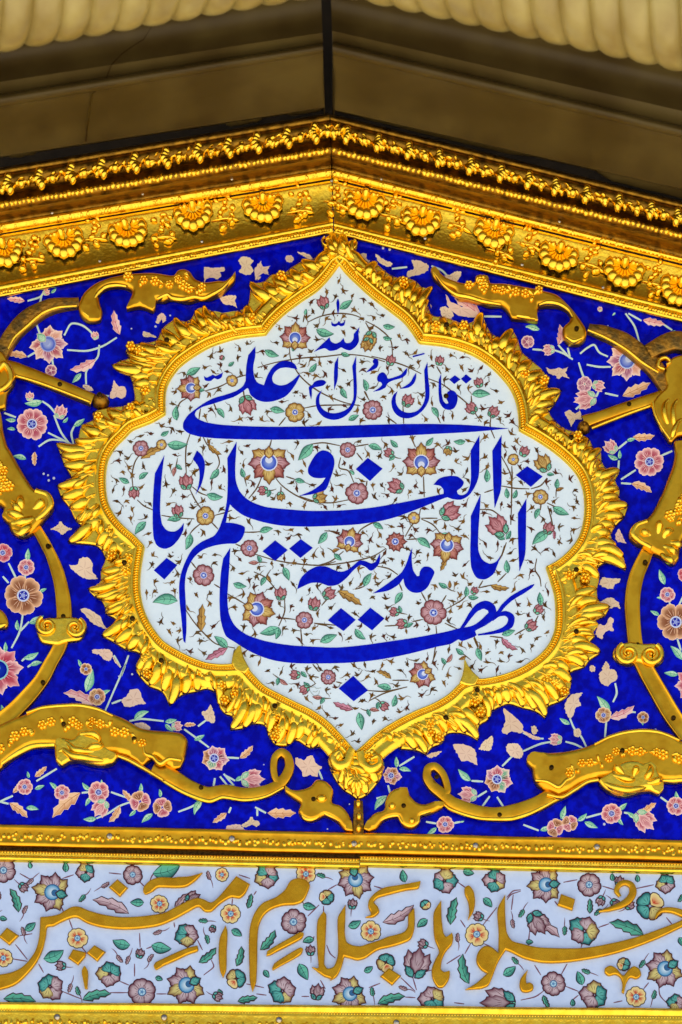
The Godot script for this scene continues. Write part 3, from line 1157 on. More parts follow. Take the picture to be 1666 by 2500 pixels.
func straps() -> void:
	var host: Node3D
	# upper left scroll
	var o := thing("gilded_scroll", "gilded scroll with curled end and leaf relief above the medallion's upper left", "scroll", spot("@A1 620,650"), 0.003)
	solid(o, "scroll_body", "@A1 690,640 600,647 552,605 540,545 568,470 640,402 760,352 900,325 1050,318 1190,335 1215,305 1260,292 1305,312 1340,360 1400,382 1500,372 @A2 480,205 520,180 550,152* 545,200 500,250 440,300 380,325 300,330 230,350 150,335 100,330 60,345 @A1 1075,510 1065,560 1050,580* 960,552 870,566* 890,500 905,448 850,415 760,415 705,440 682,480 690,530 706,580*", 0.026, 11, M.strap)
	ribbon(o, "lower_lip", "@A1 1080,505 1150,475 1180,495 1250,505 1330,490 @A2 330,330 400,300 460,265 530,190", [10, 14, 12, 12, 8], 0.010, M.gold, ROUND, false, 0.017)
	ribbon(o, "inner_lip", "@A1 870,420 800,408 730,420 670,470 640,520", [8, 12, 12, 10], 0.008, M.gold, ROUND, false, 0.018)
	ribbon(o, "curl_lip", "@A1 580,600 630,628 685,622", [8, 12, 8], 0.008, M.gold, ROUND, false, 0.018)
	florets(o, curve("@A1 880,370 960,400 1060,380 1160,420 1260,340 1260,440 1340,420 1400,440", false), 6, 12, 0.0252)
	# upper left arch strap
	o = thing("gilded_strap", "dusty gilded strap arching from the left edge up to the scroll, upper left", "strap", spot("@A1 60,860"), 0.002)
	ribbon(o, "strap_band", "@A1 -60,1080 0,900 50,790 130,680 240,590 360,535 545,515", [34, 34, 40, 44, 36, 24], 0.017, M.dusty)
	ribbon(o, "lower_lip", "@A1 60,840 100,765 180,690 300,590 400,555 530,545", [9, 10, 12, 10, 8], 0.010, M.gold, ROUND, false, 0.010)
	# arm from the left knot to the frame
	o = thing("gilded_bar", "straight gilded arm sloping down from the left edge to the acanthus frame", "strap", spot("@A1 340,1080"), 0.001)
	ribbon(o, "arm_band", "@A1 20,950 100,968 200,1000 400,1078 640,1178", [38, 36, 32, 30, 30], 0.016, M.strap)
	ribbon(o, "lower_lip", "@A1 110,1018 250,1058 400,1112 620,1198", [9, 10, 9], 0.008, M.gold, ROUND, false, 0.011)
	var b := Build.new()
	knob(b, spot("@A1 690,1182"), 20, 0.026, 0.0, Vector2(1.1, 1))
	knob(b, spot("@A1 690,1178"), 8, 0.032, 0.0)
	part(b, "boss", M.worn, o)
	strap_holes(o, "@A1 415,1080", 0.0175)
	# left knot at the edge, with the wide leaf strap below it
	o = thing("gilded_leaf_strap", "wide gilded strap with relief and a shell knot at the left edge", "strap", spot("@B1 200,600"), 0.002)
	host = solid(o, "knot", "@A1 -60,850 20,860 70,930 110,1010 100,1080 60,1140 45,1240* -60,1260*", 0.026, 7, M.strap)
	ribbon(o, "knot_curl", "@A1 0,1000 40,960 80,1010 80,1080 30,1130 -20,1150", [16, 20, 16, 14], 0.014, M.gold, ROUND, false, 0.024)
	solid(o, "strap_body", "@A1 -80,1240* 0,1255 30,1400 60,1500 @B1 80,20 130,110 190,210 250,285 330,290 370,350 370,420 320,480 280,530 220,590 150,610 80,570 60,520 20,470 30,420 0,390 -80,360*", 0.026, 14, M.strap)
	ribbon(o, "edge_roll", "@B1 250,300 330,330 350,390 310,450 250,500", [16, 20, 16], 0.012, M.gold, ROUND, false, 0.016)
	for s in ["@B1 160,320 150,350 150,400 165,440", "@B1 60,360 100,390 130,430 150,470", "@B1 30,450 70,450 130,470 190,490", "@B1 70,520 120,520 190,510 260,470", "@B1 90,560 140,590 190,560 230,510", "@B1 210,440 260,410 300,380 320,370"]:
		b = Build.new()
		lobe(b, curve(s, false, 5), 24, 0.018, 0.019, 0.5, 0.5)
		part(b, "shell_rib", M.gold, o)
	florets(o, curve("@B1 0,120 30,180 40,240 80,270 30,290 0,330", false), 8, 9, 0.0252)
	# left lower strap with clasp
	o = thing("gilded_strap", "slim gilded strap bending through a double scroll clasp, left of the medallion", "strap", spot("@B1 400,1500"), 0.001)
	ribbon(o, "strap_band", "@B1 255,545 310,640 360,740 405,870 432,1000 442,1130 435,1250 410,1350 350,1460 290,1570 @C1 210,270 100,385 -40,500", [25, 27, 33, 38, 37, 33, 36, 40, 44], 0.012, M.strap, LIPPED)
	host = solid(o, "clasp", "@B1 385,1150* 480,1145 540,1155 582,1195 588,1250 555,1305 490,1318 450,1325 405,1340 340,1335 285,1320 255,1260 250,1210 290,1165 345,1150", 0.015, 8, M.gold)
	scrolls(host, "@S 117,1534 185,1539", 25.0)
	strap_holes(o, "@B1 332,665 437,1145 @C1 298,195", 0.0125)
	# lower left horn
	o = thing("gilded_horn", "wide gilded horn with flower relief and a shell, lower left of the medallion", "strap", spot("@C1 560,760"), 0.004)
	solid(o, "horn_body", "@C1 -80,520* 0,492 90,450 180,418 280,365 420,345 560,345 680,372 780,415 880,460 960,508 1040,525 1200,538 1252,552 1287,595 1280,660 1268,720 1237,782* 1180,790 1120,760 1060,720 980,770* 880,712 790,690 600,700 380,642 220,650 100,720 0,800 -80,850*", 0.030, 15, M.strap)
	ribbon(o, "upper_lip", "@C1 190,420 290,385 420,370 560,368 680,395 780,440", [8, 12, 12, 8], 0.010, M.gold, ROUND, false, 0.021)
	ribbon(o, "lower_lip", "@C1 0,775 100,700 220,640 380,628", [12, 18, 14], 0.012, M.gold, ROUND, false, 0.016)
	ribbon(o, "lower_lip", "@C1 790,698 880,730 980,785 1120,870", [10, 12, 10], 0.010, M.gold, ROUND, false, 0.015)
	ribbon(o, "leaf_lip", "@C1 985,650 1000,700 1050,720 1100,765 1160,735 1245,745", [8, 12, 12, 8], 0.010, M.gold, ROUND, false, 0.024)
	florets(o, curve("@C1 20,650 60,600 130,570 200,545 290,520 350,490 440,500 520,480 600,520 620,470 740,500 760,540 830,560 930,580 990,620", false), 6, 18, 0.0292)
	host = solid(o, "shell_knot", "@C1 380,645 395,600 440,580 500,590 560,545 650,550 700,590 740,660 815,705 790,750 720,775 620,765 540,745 480,750 430,775 390,745 378,690", 0.036, 14, M.gold, 0.002)
	for s in ["@C1 440,610 480,640 520,680 580,690 680,685", "@C1 400,700 440,680 500,720 600,735 740,750", "@C1 680,610 700,650 650,660 590,680", "@C1 540,570 600,570 660,580 700,620"]:
		b = Build.new()
		lobe(b, curve(s, false, 5), 20, 0.018, 0.032, 0.4, 0.5)
		part(b, "shell_rib", M.gold, host)
	strap_holes(o, "@C1 445,500 925,600", 0.0345)
	# lower left ribbon with loop and fleuron
	o = thing("gilded_looped_strap", "gilded strap running from the lower left horn into a loop and fleuron", "strap", spot("@C2 560,1120"), 0.001)
	ribbon(o, "strap_band", "@C1 1050,775 1180,835 1290,905 1420,955 @C2 420,1050 560,1070 680,1055 780,1010 835,950 860,880 845,810 805,785 765,815 752,890 765,960 800,1010", [38, 36, 32, 28, 22, 19, 17], 0.015, M.strap)
	ribbon(o, "lower_lip", "@C1 1000,785 1120,865 1280,955 1440,1005 @C2 400,1090 560,1110 700,1085 820,1025", [10, 12, 10, 8], 0.008, M.gold, ROUND, false, 0.008)
	solid(o, "fleuron", "@C2 830,1020* 870,1040 930,1042 1000,1020 1045,975 1110,985 1160,1045 1155,1130 1210,1150 1260,1200 1287,1265 1292,1325* 1240,1318 1180,1260 1100,1222 1060,1245 1000,1258 945,1235 920,1190 935,1140 880,1098 830,1060*", 0.024, 10, M.strap)
	ribbon(o, "fleuron_lip", "@C2 940,1190 960,1235 1010,1245 1060,1220 1040,1180 1100,1205 1180,1245 1270,1310", [8, 12, 10, 10, 6], 0.008, M.gold, ROUND, false, 0.014)
	b = Build.new()
	knob(b, spot("@C2 1080,1110"), 11, 0.014, 0.019, Vector2(1.3, 1))
	part(b, "boss", M.gold, o)
	strap_holes(o, "@C2 258,1028", 0.0168)
	strap_holes(o, "@C2 1025,1115", 0.025)

	# upper right scroll
	o = thing("gilded_scroll", "gilded scroll with curled end and leaf relief above the medallion's upper right", "scroll", spot("@A4 830,800"), 0.003)
	solid(o, "scroll_body", "@A3 705,300* 730,285 760,310 800,345 870,375 950,390 1000,385 1010,350 1050,330 1095,350 1110,385 1200,390 1350,415 1470,440 1568,470 @A4 800,560 870,640 910,710 905,770 860,805 790,800 752,755 750,690 790,650 800,620 780,580 720,550 640,545 590,550* 575,590 578,650* 490,640 400,630* 370,580 330,545 @A3 1110,545 1060,530 960,500 890,490 860,440 780,405 720,350", 0.026, 11, M.strap)
	ribbon(o, "lower_lip", "@A3 725,330 800,420 870,470 960,490 1060,520 1180,545", [6, 10, 13, 12, 8], 0.010, M.gold, ROUND, false, 0.017)
	ribbon(o, "inner_lip", "@A4 585,545 640,525 720,535 790,580 815,630", [8, 12, 12, 8], 0.008, M.gold, ROUND, false, 0.018)
	ribbon(o, "curl_lip", "@A4 770,765 820,790 875,775", [8, 11, 8], 0.008, M.gold, ROUND, false, 0.018)
	ribbon(o, "leaf_lip", "@A4 400,615 490,625 560,640", [8, 11, 8], 0.008, M.gold, ROUND, false, 0.018)
	florets(o, curve("@A3 960,430 1050,370 1060,450 1130,440 1200,440 1260,470 1320,450 1380,490 1440,460", false), 6, 12, 0.0252)
	strap_holes(o, "@A4 840,715", 0.0295)
	# upper right arch strap
	o = thing("gilded_strap", "dusty gilded strap arching from the upper right scroll to the right edge", "strap", spot("@A4 1400,1000"), 0.002)
	ribbon(o, "strap_band", "@A4 925,690 1020,715 1140,765 1260,850 1370,950 1450,1070 1500,1170", [22, 34, 44, 46, 40, 34], 0.017, M.dusty)
	ribbon(o, "upper_knot", "@A4 1330,860 1420,810 1500,780 1620,790", [40, 46, 50], 0.020, M.dusty)
	ribbon(o, "lower_lip", "@A4 920,710 1030,755 1180,840 1300,935 1400,1000", [8, 10, 12, 8], 0.010, M.gold, ROUND, false, 0.010)
	ribbon(o, "knot_curl", "@A4 1440,990 1400,970 1405,925 1450,910 1480,940 1450,960", [9, 12, 10, 8], 0.012, M.gold, ROUND, false, 0.018)
	# right arm
	o = thing("gilded_bar", "straight gilded arm sloping up from the acanthus frame to the right edge", "strap", spot("@A4 1120,1290"), 0.001)
	ribbon(o, "arm_band", "@A4 890,1330 1000,1295 1200,1225 1400,1165 1450,1150", [32, 28, 28, 32, 32], 0.016, M.strap)
	ribbon(o, "lower_lip", "@A4 945,1378 1060,1330 1200,1275 1345,1225", [8, 10, 9], 0.008, M.gold, ROUND, false, 0.011)
	b = Build.new()
	knob(b, spot("@A4 895,1360"), 17, 0.022, 0.0)
	knob(b, spot("@A4 895,1358"), 8, 0.028, 0.0)
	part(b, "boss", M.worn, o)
	strap_holes(o, "@A4 1200,1215", 0.0175)
	# right knot and wide strap at the edge
	o = thing("gilded_leaf_strap", "wide gilded strap with relief and a shell knot at the right edge", "strap", spot("@B4 1450,900"), 0.002)
	host = solid(o, "knot", "@A4 1650,900* 1560,880 1480,910 1440,1000 1450,1100 1400,1150 1365,1200 1365,1270 1400,1350 1440,1420 1475,1470 1490,1475* 1530,1440 1600,1430 1650,1430*", 0.026, 8, M.strap)
	for s in ["@A4 1480,1180 1440,1230 1440,1300 1470,1380", "@A4 1540,1180 1500,1240 1500,1320 1510,1400", "@A4 1568,1320 1530,1350 1500,1420 1488,1460"]:
		b = Build.new()
		lobe(b, curve(s, false, 5), 16, 0.014, 0.021, 0.4, 0.6)
		part(b, "knot_rib", M.gold, host)
	ribbon(o, "edge_roll", "@A4 1360,1210 1375,1290 1420,1380 1480,1465", [8, 10, 10], 0.010, M.gold, ROUND, false, 0.018)
	solid(o, "strap_body", "@B4 1650,60* 1568,60 1510,70 1512,140 1500,220 1460,330 1410,450 1350,560 1310,600 1240,630 1200,680 1205,730 1250,770 1300,790 1360,830 1420,860 1480,905 1510,905 1540,870 1555,780 1590,720 1650,700*", 0.026, 14, M.strap)
	ribbon(o, "edge_roll", "@B4 1320,620 1250,650 1225,700 1270,750 1350,800", [14, 18, 14], 0.012, M.gold, ROUND, false, 0.016)
	for s in ["@B4 1390,740 1400,680 1410,640 1430,630", "@B4 1440,760 1440,720 1470,690 1520,690", "@B4 1360,730 1330,710 1290,700 1260,710", "@B4 1400,790 1460,800 1500,830 1520,860", "@B4 1460,760 1500,770 1540,780 1560,760", "@B4 1410,830 1450,870 1490,890 1500,880"]:
		b = Build.new()
		lobe(b, curve(s, false, 5), 22, 0.018, 0.019, 0.5, 0.5)
		part(b, "shell_rib", M.gold, o)
	florets(o, curve("@B4 1568,440 1530,480 1560,530 1500,550 1460,570 1540,610", false), 6, 8, 0.0252)
	# right lower strap with clasp
	o = thing("gilded_strap", "slim gilded strap bending through a double scroll clasp, right of the medallion", "strap", spot("@B4 1240,1400"), 0.001)
	ribbon(o, "strap_band", "@B4 1345,770 1300,870 1260,960 1235,1060 1225,1160 1230,1280 1245,1430 1270,1530 @C4 1320,110 1400,250 1500,420 1600,560", [30, 36, 38, 38, 36, 36, 42, 44, 42], 0.012, M.strap, LIPPED)
	host = solid(o, "clasp", "@E4 720,1370* 960,1400* 1130,1400 1230,1470 1280,1580 1250,1700 1160,1760 1080,1775 960,1740 860,1700 760,1750 640,1745 520,1690 450,1600 470,1490 560,1410 650,1385", 0.015, 8, M.gold)
	scrolls(host, "@S 1532,1602 1588,1604", 28.0)
	strap_holes(o, "@E4 968,110 850,1425 @C4 1505,437", 0.0125)
	# lower right horn
	o = thing("gilded_horn", "wide gilded horn with flower relief and a shell, lower right of the medallion", "strap", spot("@C4 1200,960"), 0.004)
	solid(o, "horn_body", "@C4 1650,640* 1568,605 1480,550 1380,525 1270,518 1150,530 1060,560 980,605 900,640 800,665 680,680 540,680 505,712 502,750 535,790 545,850 570,900 610,930* 640,940 720,975* 800,940 880,890 980,860 1100,850 1300,830 1430,880 1500,885 1568,880 1650,880*", 0.030, 15, M.strap)
	ribbon(o, "upper_lip", "@C4 960,635 1060,585 1160,555 1280,540 1400,550 1540,605", [8, 11, 12, 8], 0.010, M.gold, ROUND, false, 0.021)
	ribbon(o, "lower_lip", "@C4 1430,875 1500,872 1600,868", [10, 14, 12], 0.010, M.gold, ROUND, false, 0.017)
	ribbon(o, "lower_lip", "@C4 640,970 740,985 830,935 920,880 990,868", [8, 12, 10], 0.010, M.gold, ROUND, false, 0.015)
	ribbon(o, "leaf_lip", "@C4 560,880 640,890 720,925 770,880 820,850 815,800 770,800", [8, 12, 12, 8], 0.010, M.gold, ROUND, false, 0.024)
	florets(o, curve("@C4 780,820 830,800 880,780 920,760 990,740 1060,710 1120,690 1180,690 1260,670 1350,700 1420,690 1480,720 1540,720 1568,760", false), 6, 16, 0.0292)
	host = solid(o, "shell_knot", "@C4 990,880 1060,830 1100,780 1180,740 1260,740 1310,760 1345,750 1390,790 1410,840 1435,880 1430,940 1400,970* 1340,950 1280,955 1200,980 1120,975 1040,940", 0.036, 14, M.gold, 0.002)
	for s in ["@C4 1070,840 1120,860 1180,880 1250,885", "@C4 1220,870 1230,840 1240,810 1230,780", "@C4 1180,870 1140,830 1110,800 1120,790", "@C4 1320,770 1340,800 1330,850 1290,880", "@C4 1300,900 1350,900 1400,890 1420,900", "@C4 1010,890 1080,930 1180,955 1320,930"]:
		b = Build.new()
		lobe(b, curve(s, false, 5), 20, 0.018, 0.032, 0.4, 0.5)
		part(b, "shell_rib", M.gold, host)
	strap_holes(o, "@C4 1150,680 668,795", 0.0345)
	# lower right ribbon with loop and fleuron
	o = thing("gilded_looped_strap", "gilded strap running from the lower right horn into a loop and fleuron", "strap", spot("@C3 1200,1250"), 0.001)
	ribbon(o, "strap_band", "@C4 780,915 680,965 560,1030 420,1075 @C3 1230,1205 1110,1195 1000,1165 900,1120 830,1060 770,1010 735,950 745,895 785,880 835,920 865,985 875,1050 840,1090", [40, 38, 32, 28, 22, 19, 17], 0.015, M.strap)
	ribbon(o, "lower_lip", "@C4 760,960 660,1020 520,1090 400,1125 @C3 1230,1240 1100,1235 980,1205 880,1165 840,1130", [10, 12, 10, 8], 0.008, M.gold, ROUND, false, 0.008)
	solid(o, "fleuron", "@C3 855,1135* 790,1120 720,1140 670,1130 620,1080 600,1035* 540,1030 480,1060 450,1120 440,1180 380,1200 330,1250 305,1310 340,1325* 390,1310 450,1250 540,1235 570,1290 630,1308 680,1280 690,1230 780,1200 845,1165*", 0.024, 10, M.strap)
	ribbon(o, "fleuron_lip", "@C3 320,1310 390,1275 450,1235 540,1222 565,1265 620,1290 670,1265 680,1220 760,1190", [6, 10, 10, 12, 8], 0.008, M.gold, ROUND, false, 0.014)
	b = Build.new()
	knob(b, spot("@C3 497,1162"), 10, 0.014, 0.019)
	part(b, "boss", M.gold, o)
	b = Build.new()
	knob(b, spot("@C3 632,1262"), 9, 0.012, 0.019)
	part(b, "boss", M.gold, o)
	strap_holes(o, "@C3 1230,1215", 0.0165)
	strap_holes(o, "@C3 575,1160 800,965", 0.025)
	# a gilded knob that looks in from the left edge
	o = thing("gilded_finial", "rounded gilded knob end at the far left edge, below the pink flowers", "ornament", spot("@E1 0,1000"), 0.001)
	solid(o, "knob_body", "@E1 -80,780* 0,800 60,850 95,930 80,990 20,1005 -80,1000*", 0.022, 9, M.strap)
	ribbon(o, "lower_lip", "@E1 -60,975 10,985 70,975", [10, 14, 8], 0.008, M.gold, ROUND, false, 0.016)


# ---------------------------------------------------------------- painted enamel flowers
var zb := 0.0     # height of the enamel surface being painted
var drawn := {}   # what has been painted where, so that nothing is painted twice
var veil := []    # outlines that the small flecks keep clear of: [centre, radius]


func twice(kind: String, p: Vector2) -> bool:
	# also lifts each piece a hair above the one before, as brush strokes lie
	zb += 0.000002
	if not drawn.has(kind):
		drawn[kind] = []
	for q in drawn[kind]:
		if q.distance_to(p) < 13.0:
			return true
	drawn[kind].append(p)
	return false


func petal_outline(l: float, w: float, shape: int) -> PackedVector2Array:
	# from the root (0, 0) along +x
	if shape == 0:
		return PackedVector2Array([Vector2(0.12 * l, 0), Vector2(0.35 * l, -0.30 * w), Vector2(0.6 * l, -0.47 * w), Vector2(0.8 * l, -0.47 * w), Vector2(0.94 * l, -0.33 * w), Vector2(0.995 * l, -0.14 * w), Vector2(0.955 * l, 0), Vector2(0.995 * l, 0.14 * w), Vector2(0.94 * l, 0.33 * w), Vector2(0.8 * l, 0.47 * w), Vector2(0.6 * l, 0.47 * w), Vector2(0.35 * l, 0.30 * w)])
	return PackedVector2Array([Vector2(0.1 * l, 0), Vector2(0.3 * l, -0.36 * w), Vector2(0.52 * l, -0.5 * w), Vector2(0.60 * l, -0.40 * w), Vector2(0.76 * l, -0.38 * w), Vector2(0.80 * l, -0.22 * w), Vector2(1.0 * l, -0.02 * w), Vector2(0.82 * l, 0.2 * w), Vector2(0.78 * l, 0.36 * w), Vector2(0.62 * l, 0.38 * w), Vector2(0.54 * l, 0.5 * w), Vector2(0.3 * l, 0.36 * w)])


func wash(b: Build, poly: PackedVector2Array, c: Vector2, inner: Color, outer: Color, z: float, ring := 0.6, mix := 0.22) -> void:
	var mid := inner.lerp(outer, mix)
	var n := poly.size()
	for i in n:
		var p := poly[i]
		var q := poly[(i + 1) % n]
		var pm := c.lerp(p, ring)
		var qm := c.lerp(q, ring)
		b.flat(at(c, z), at(pm, z), at(qm, z), Vector3.BACK, inner, mid, mid)
		b.flat(at(pm, z), at(p, z), at(q, z), Vector3.BACK, mid, outer, outer)
		b.flat(at(pm, z), at(q, z), at(qm, z), Vector3.BACK, mid, outer, mid)


func petal(b: Build, root: Vector2, angle: float, l: float, w: float, shape: int, inner: Color, outer: Color, edge: Color, z: float, line := 1.4, blend := 0.22) -> void:
	var o := petal_outline(l, w, shape)
	var p := PackedVector2Array()
	var fat := PackedVector2Array()
	var c := Vector2(l * 0.55, 0)
	for q in o:
		p.append(root + q.rotated(angle))
		fat.append(root + (q + (q - c).normalized() * line).rotated(angle))
	wash(b, fat, root + c.rotated(angle), edge, edge, z)
	wash(b, p, root + Vector2(l * 0.36, 0).rotated(angle), inner, outer, z + 0.0001, 0.6, blend)
	if l > 15.0:
		b.tint = outer.lerp(edge, 0.35) if blend < 0.5 else inner.lerp(edge, 0.3)
		for s in [-0.16, 0.0, 0.17]:
			var far := 0.62 + 0.14 * cos(s * 9.0 + angle * 3.0)
			var q0 := root + Vector2(0.34 * l, s * 0.5 * w).rotated(angle)
			var q1 := root + Vector2(far * l, s * 1.5 * w).rotated(angle)
			band(b, PackedVector2Array([q0, q0.lerp(q1, 0.5), q1]), [0.5, 1.3, 0.4], [[-1, 0], [0, 0.0], [1, 0]], z + 0.00013, 0.0)


# pairs of points: middle and a point on the rim
var scale_ := 1.0


func blooms(parent: Node, pairs: String, n: int, shape: int, tones: Array, edge: Color, eyes: Array, line := 1.4) -> void:
	var t: PackedVector2Array = trace(pairs)[0]
	for i in range(0, t.size() - 1, 2):
		var c := t[i]
		if twice("bloom", c):
			continue
		var r := c.distance_to(t[i + 1]) * scale_
		var a0 := (t[i + 1] - c).angle() if shape else (t[i + 1] - c).angle() + rng.randf() * 0.8
		var b := Build.new()
		for k in n:
			var tone: Array = tones[(k + i / 2) % tones.size()] if tones.size() > 1 else tones[0]
			var w := 2.0 * r * 0.62 * sin(PI / n) * (1.42 if shape == 0 else 1.5)
			var l := r * rng.randf_range(0.94, 1.05) * (1.0 if shape == 0 else (1.05 - 0.22 * absf(sin(PI * k / n))))
			petal(b, c, a0 + TAU * k / n + rng.randf_range(-0.06, 0.06), l, w, shape, tone[0], tone[1], edge, zb + 0.0008 + 0.00004 * (k % 3), line, tone[2] if tone.size() > 2 else 0.22)
		var flower := part(b, "painted_flower", M.paint, parent)
		if not eyes.is_empty():
			b = Build.new()
			disc(b, c, r * 0.33, zb + 0.0013, eyes[0], 14)
			disc(b, c, r * 0.245, zb + 0.0014, eyes[1], 14)
			disc(b, c, r * 0.12, zb + 0.0015, eyes[2], 10)
			for k in 5:
				disc(b, c + Vector2.from_angle(k * TAU / 5) * r * 0.17, r * 0.035, zb + 0.0016, eyes[0], 6)
			part(b, "flower_centre", M.paint, flower)
		veil.append([c, r + 3.0])


# open palmettes: middle and the point its tip shows to
func palmettes(parent: Node, pairs: String, tones: Array, edge: Color, heart: Array, cup: Array, line := 1.4) -> void:
	var t: PackedVector2Array = trace(pairs)[0]
	for i in range(0, t.size() - 1, 2):
		var c := t[i]
		if twice("bloom", c):
			continue
		var d := t[i + 1] - c
		var r := d.length()
		var a0 := d.angle()
		var b := Build.new()
		for k in [3, -3, 2, -2, 1, -1, 0]:
			var tone: Array = tones[absi(k) % tones.size()]
			petal(b, c - d * 0.05, a0 + k * 0.72, r * (1.06 - 0.05 * absi(k)), r * 0.62, 1, tone[0], tone[1], edge, zb + 0.0008 + 0.00006 * (4 - absi(k)), line)
		disc(b, c, r * 0.40, zb + 0.00125, heart[0], 14)
		disc(b, c, r * 0.34, zb + 0.00135, heart[1], 14, heart[2])
		disc(b, c - d * 0.12, r * 0.17, zb + 0.00145, heart[0], 10)
		petal(b, c - d * 0.12, a0 + PI, r * 0.62, r * 0.42, 1, cup[0], cup[1], edge, zb + 0.0015, line)
		part(b, "painted_flower", M.paint, parent)
		veil.append([c, r * 0.95])


# pairs: root and tip
func leaves(parent: Node, pairs: String, fat: float, toothed: bool, light: Color, dark: Color, edge: Color, line := 1.2, called := "painted_leaf") -> void:
	var t: PackedVector2Array = trace(pairs)[0]
	for i in range(0, t.size() - 1, 2):
		var a := t[i]
		var d := t[i + 1]
		if twice("leaf", (a + d) * 0.5):
			continue
		var l := a.distance_to(d)
		var bow := rng.randf_range(-0.22, 0.22)
		var spine := bend(a, d, bow, 9)
		var s := sides(spine, false)
		var lo := PackedVector2Array()
		var hi := PackedVector2Array()
		var lo2 := PackedVector2Array()
		var hi2 := PackedVector2Array()
		var tooth := [0.0, 0.42, 0.95, 0.66, 0.92, 0.5, 0.66, 0.26, 0.0]
		var plain := [0.0, 0.5, 0.84, 1.0, 0.97, 0.8, 0.55, 0.27, 0.0]
		for k in 9:
			var w: float = (tooth[k] if toothed else plain[k]) * l * fat * 0.5
			var shift := 0.0
			if toothed and (k == 2 or k == 4 or k == 6):
				shift = l * 0.05
			var along_ := (d - a).normalized() * shift
			lo.append(spine[k] - s[k] * w + along_)
			hi.append(spine[k] + s[k] * w + along_)
			var grow := line if k > 0 and k < 8 else 0.4
			lo2.append(spine[k] - s[k] * (w + grow) + along_)
			hi2.append(spine[k] + s[k] * (w + grow) + along_)
		var b := Build.new()
		var z := zb + 0.0005
		var flip := 1.0 if rng.randf() < 0.5 else 0.0
		var c_lo := light.lerp(dark, 0.75 * flip + 0.1)
		var c_hi := light.lerp(dark, 0.75 * (1.0 - flip) + 0.1)
		for k in 8:
			for q in [[lo2, hi2]]:
				b.tint = edge
				b.quad(at(q[0][k], z), at(q[0][k + 1], z), at(q[1][k + 1], z), at(q[1][k], z), Vector3.BACK)
			var f := k / 8.0
			var v0 := light.lerp(dark, 0.25 * f)
			b.flat(at(spine[k], z + 0.0001), at(lo[k], z + 0.0001), at(lo[k + 1], z + 0.0001), Vector3.BACK, v0, c_lo, c_lo)
			b.flat(at(spine[k], z + 0.0001), at(lo[k + 1], z + 0.0001), at(spine[k + 1], z + 0.0001), Vector3.BACK, v0, c_lo, v0)
			b.flat(at(spine[k], z + 0.0001), at(hi[k], z + 0.0001), at(hi[k + 1], z + 0.0001), Vector3.BACK, v0, c_hi, c_hi)
			b.flat(at(spine[k], z + 0.0001), at(hi[k + 1], z + 0.0001), at(spine[k + 1], z + 0.0001), Vector3.BACK, v0, c_hi, v0)
		if l > 16.0:
			b.tint = dark.lerp(edge, 0.4) if edge.get_luminance() < 0.3 else dark
			band(b, spine, [1.6, 1.3, 0.5], [[-1, 0], [0, 0.0], [1, 0]], z + 0.00013, 0.0)
			for k in [2, 4]:
				for f in [lo, hi]:
					band(b, PackedVector2Array([spine[k], spine[k].lerp(f[k + 1], 0.4), spine[k].lerp(f[k + 1], 0.75)]), [1.0, 0.8, 0.3], [[-1, 0], [0, 0.0], [1, 0]], z + 0.00014, 0.0)
		part(b, called, M.paint, parent)
		veil.append([a.lerp(d, 0.5), l * 0.42])
		veil.append([a.lerp(d, 0.85), l * 0.2])


# pairs: foot and tip
func buds(parent: Node, pairs: String, tone: Array, edge: Color, green: Array, line := 1.2) -> void:
	var t: PackedVector2Array = trace(pairs)[0]
	for i in range(0, t.size() - 1, 2):
		var d := t[i + 1] - t[i]
		if twice("bud", t[i] + d * 0.5):
			continue
		var l := d.length()
		var a := d.angle()
		var b := Build.new()
		petal(b, t[i], a - 0.42, l * 0.92, l * 0.5, 1, tone[0], tone[1], edge, zb + 0.0007, line)
		petal(b, t[i], a + 0.42, l * 0.92, l * 0.5, 1, tone[0], tone[1], edge, zb + 0.00075, line)
		petal(b, t[i], a, l * 1.02, l * 0.48, 1, tone[0].lerp(tone[1], 0.3), tone[1], edge, zb + 0.0008, line)
		petal(b, t[i] - d * 0.08, a - 0.75, l * 0.52, l * 0.26, 1, green[0], green[1], edge, zb + 0.0010, line)
		petal(b, t[i] - d * 0.08, a + 0.75, l * 0.52, l * 0.26, 1, green[0], green[1], edge, zb + 0.00105, line)
		part(b, "painted_bud", M.paint, parent)
		veil.append([t[i] + d * 0.45, l * 0.6])


func stems(parent: Node, lines: Array, wide: Array, tint: Color) -> void:
	for s in lines:
		zb += 0.0000005
		var b := Build.new()
		b.tint = tint
		var p := curve(s, false, 6)
		band(b, p, wide, [[-1, 0], [0, 0.0], [1, 0]], zb + 0.0003, 0.0)
		part(b, "painted_stem", M.paint, parent)
		for k in range(0, p.size(), 4):
			veil.append([p[k], 3.0])


func stem_at(parent: Node, p: PackedVector2Array, wide: Array, tint: Color) -> void:
	var b := Build.new()
	b.tint = tint
	zb += 0.0000005
	band(b, p, wide, [[-1, 0], [0, 0.0], [1, 0]], zb + 0.0003, 0.0)
	part(b, "painted_stem", M.paint, parent)
	veil.append([p[3], 10.0])


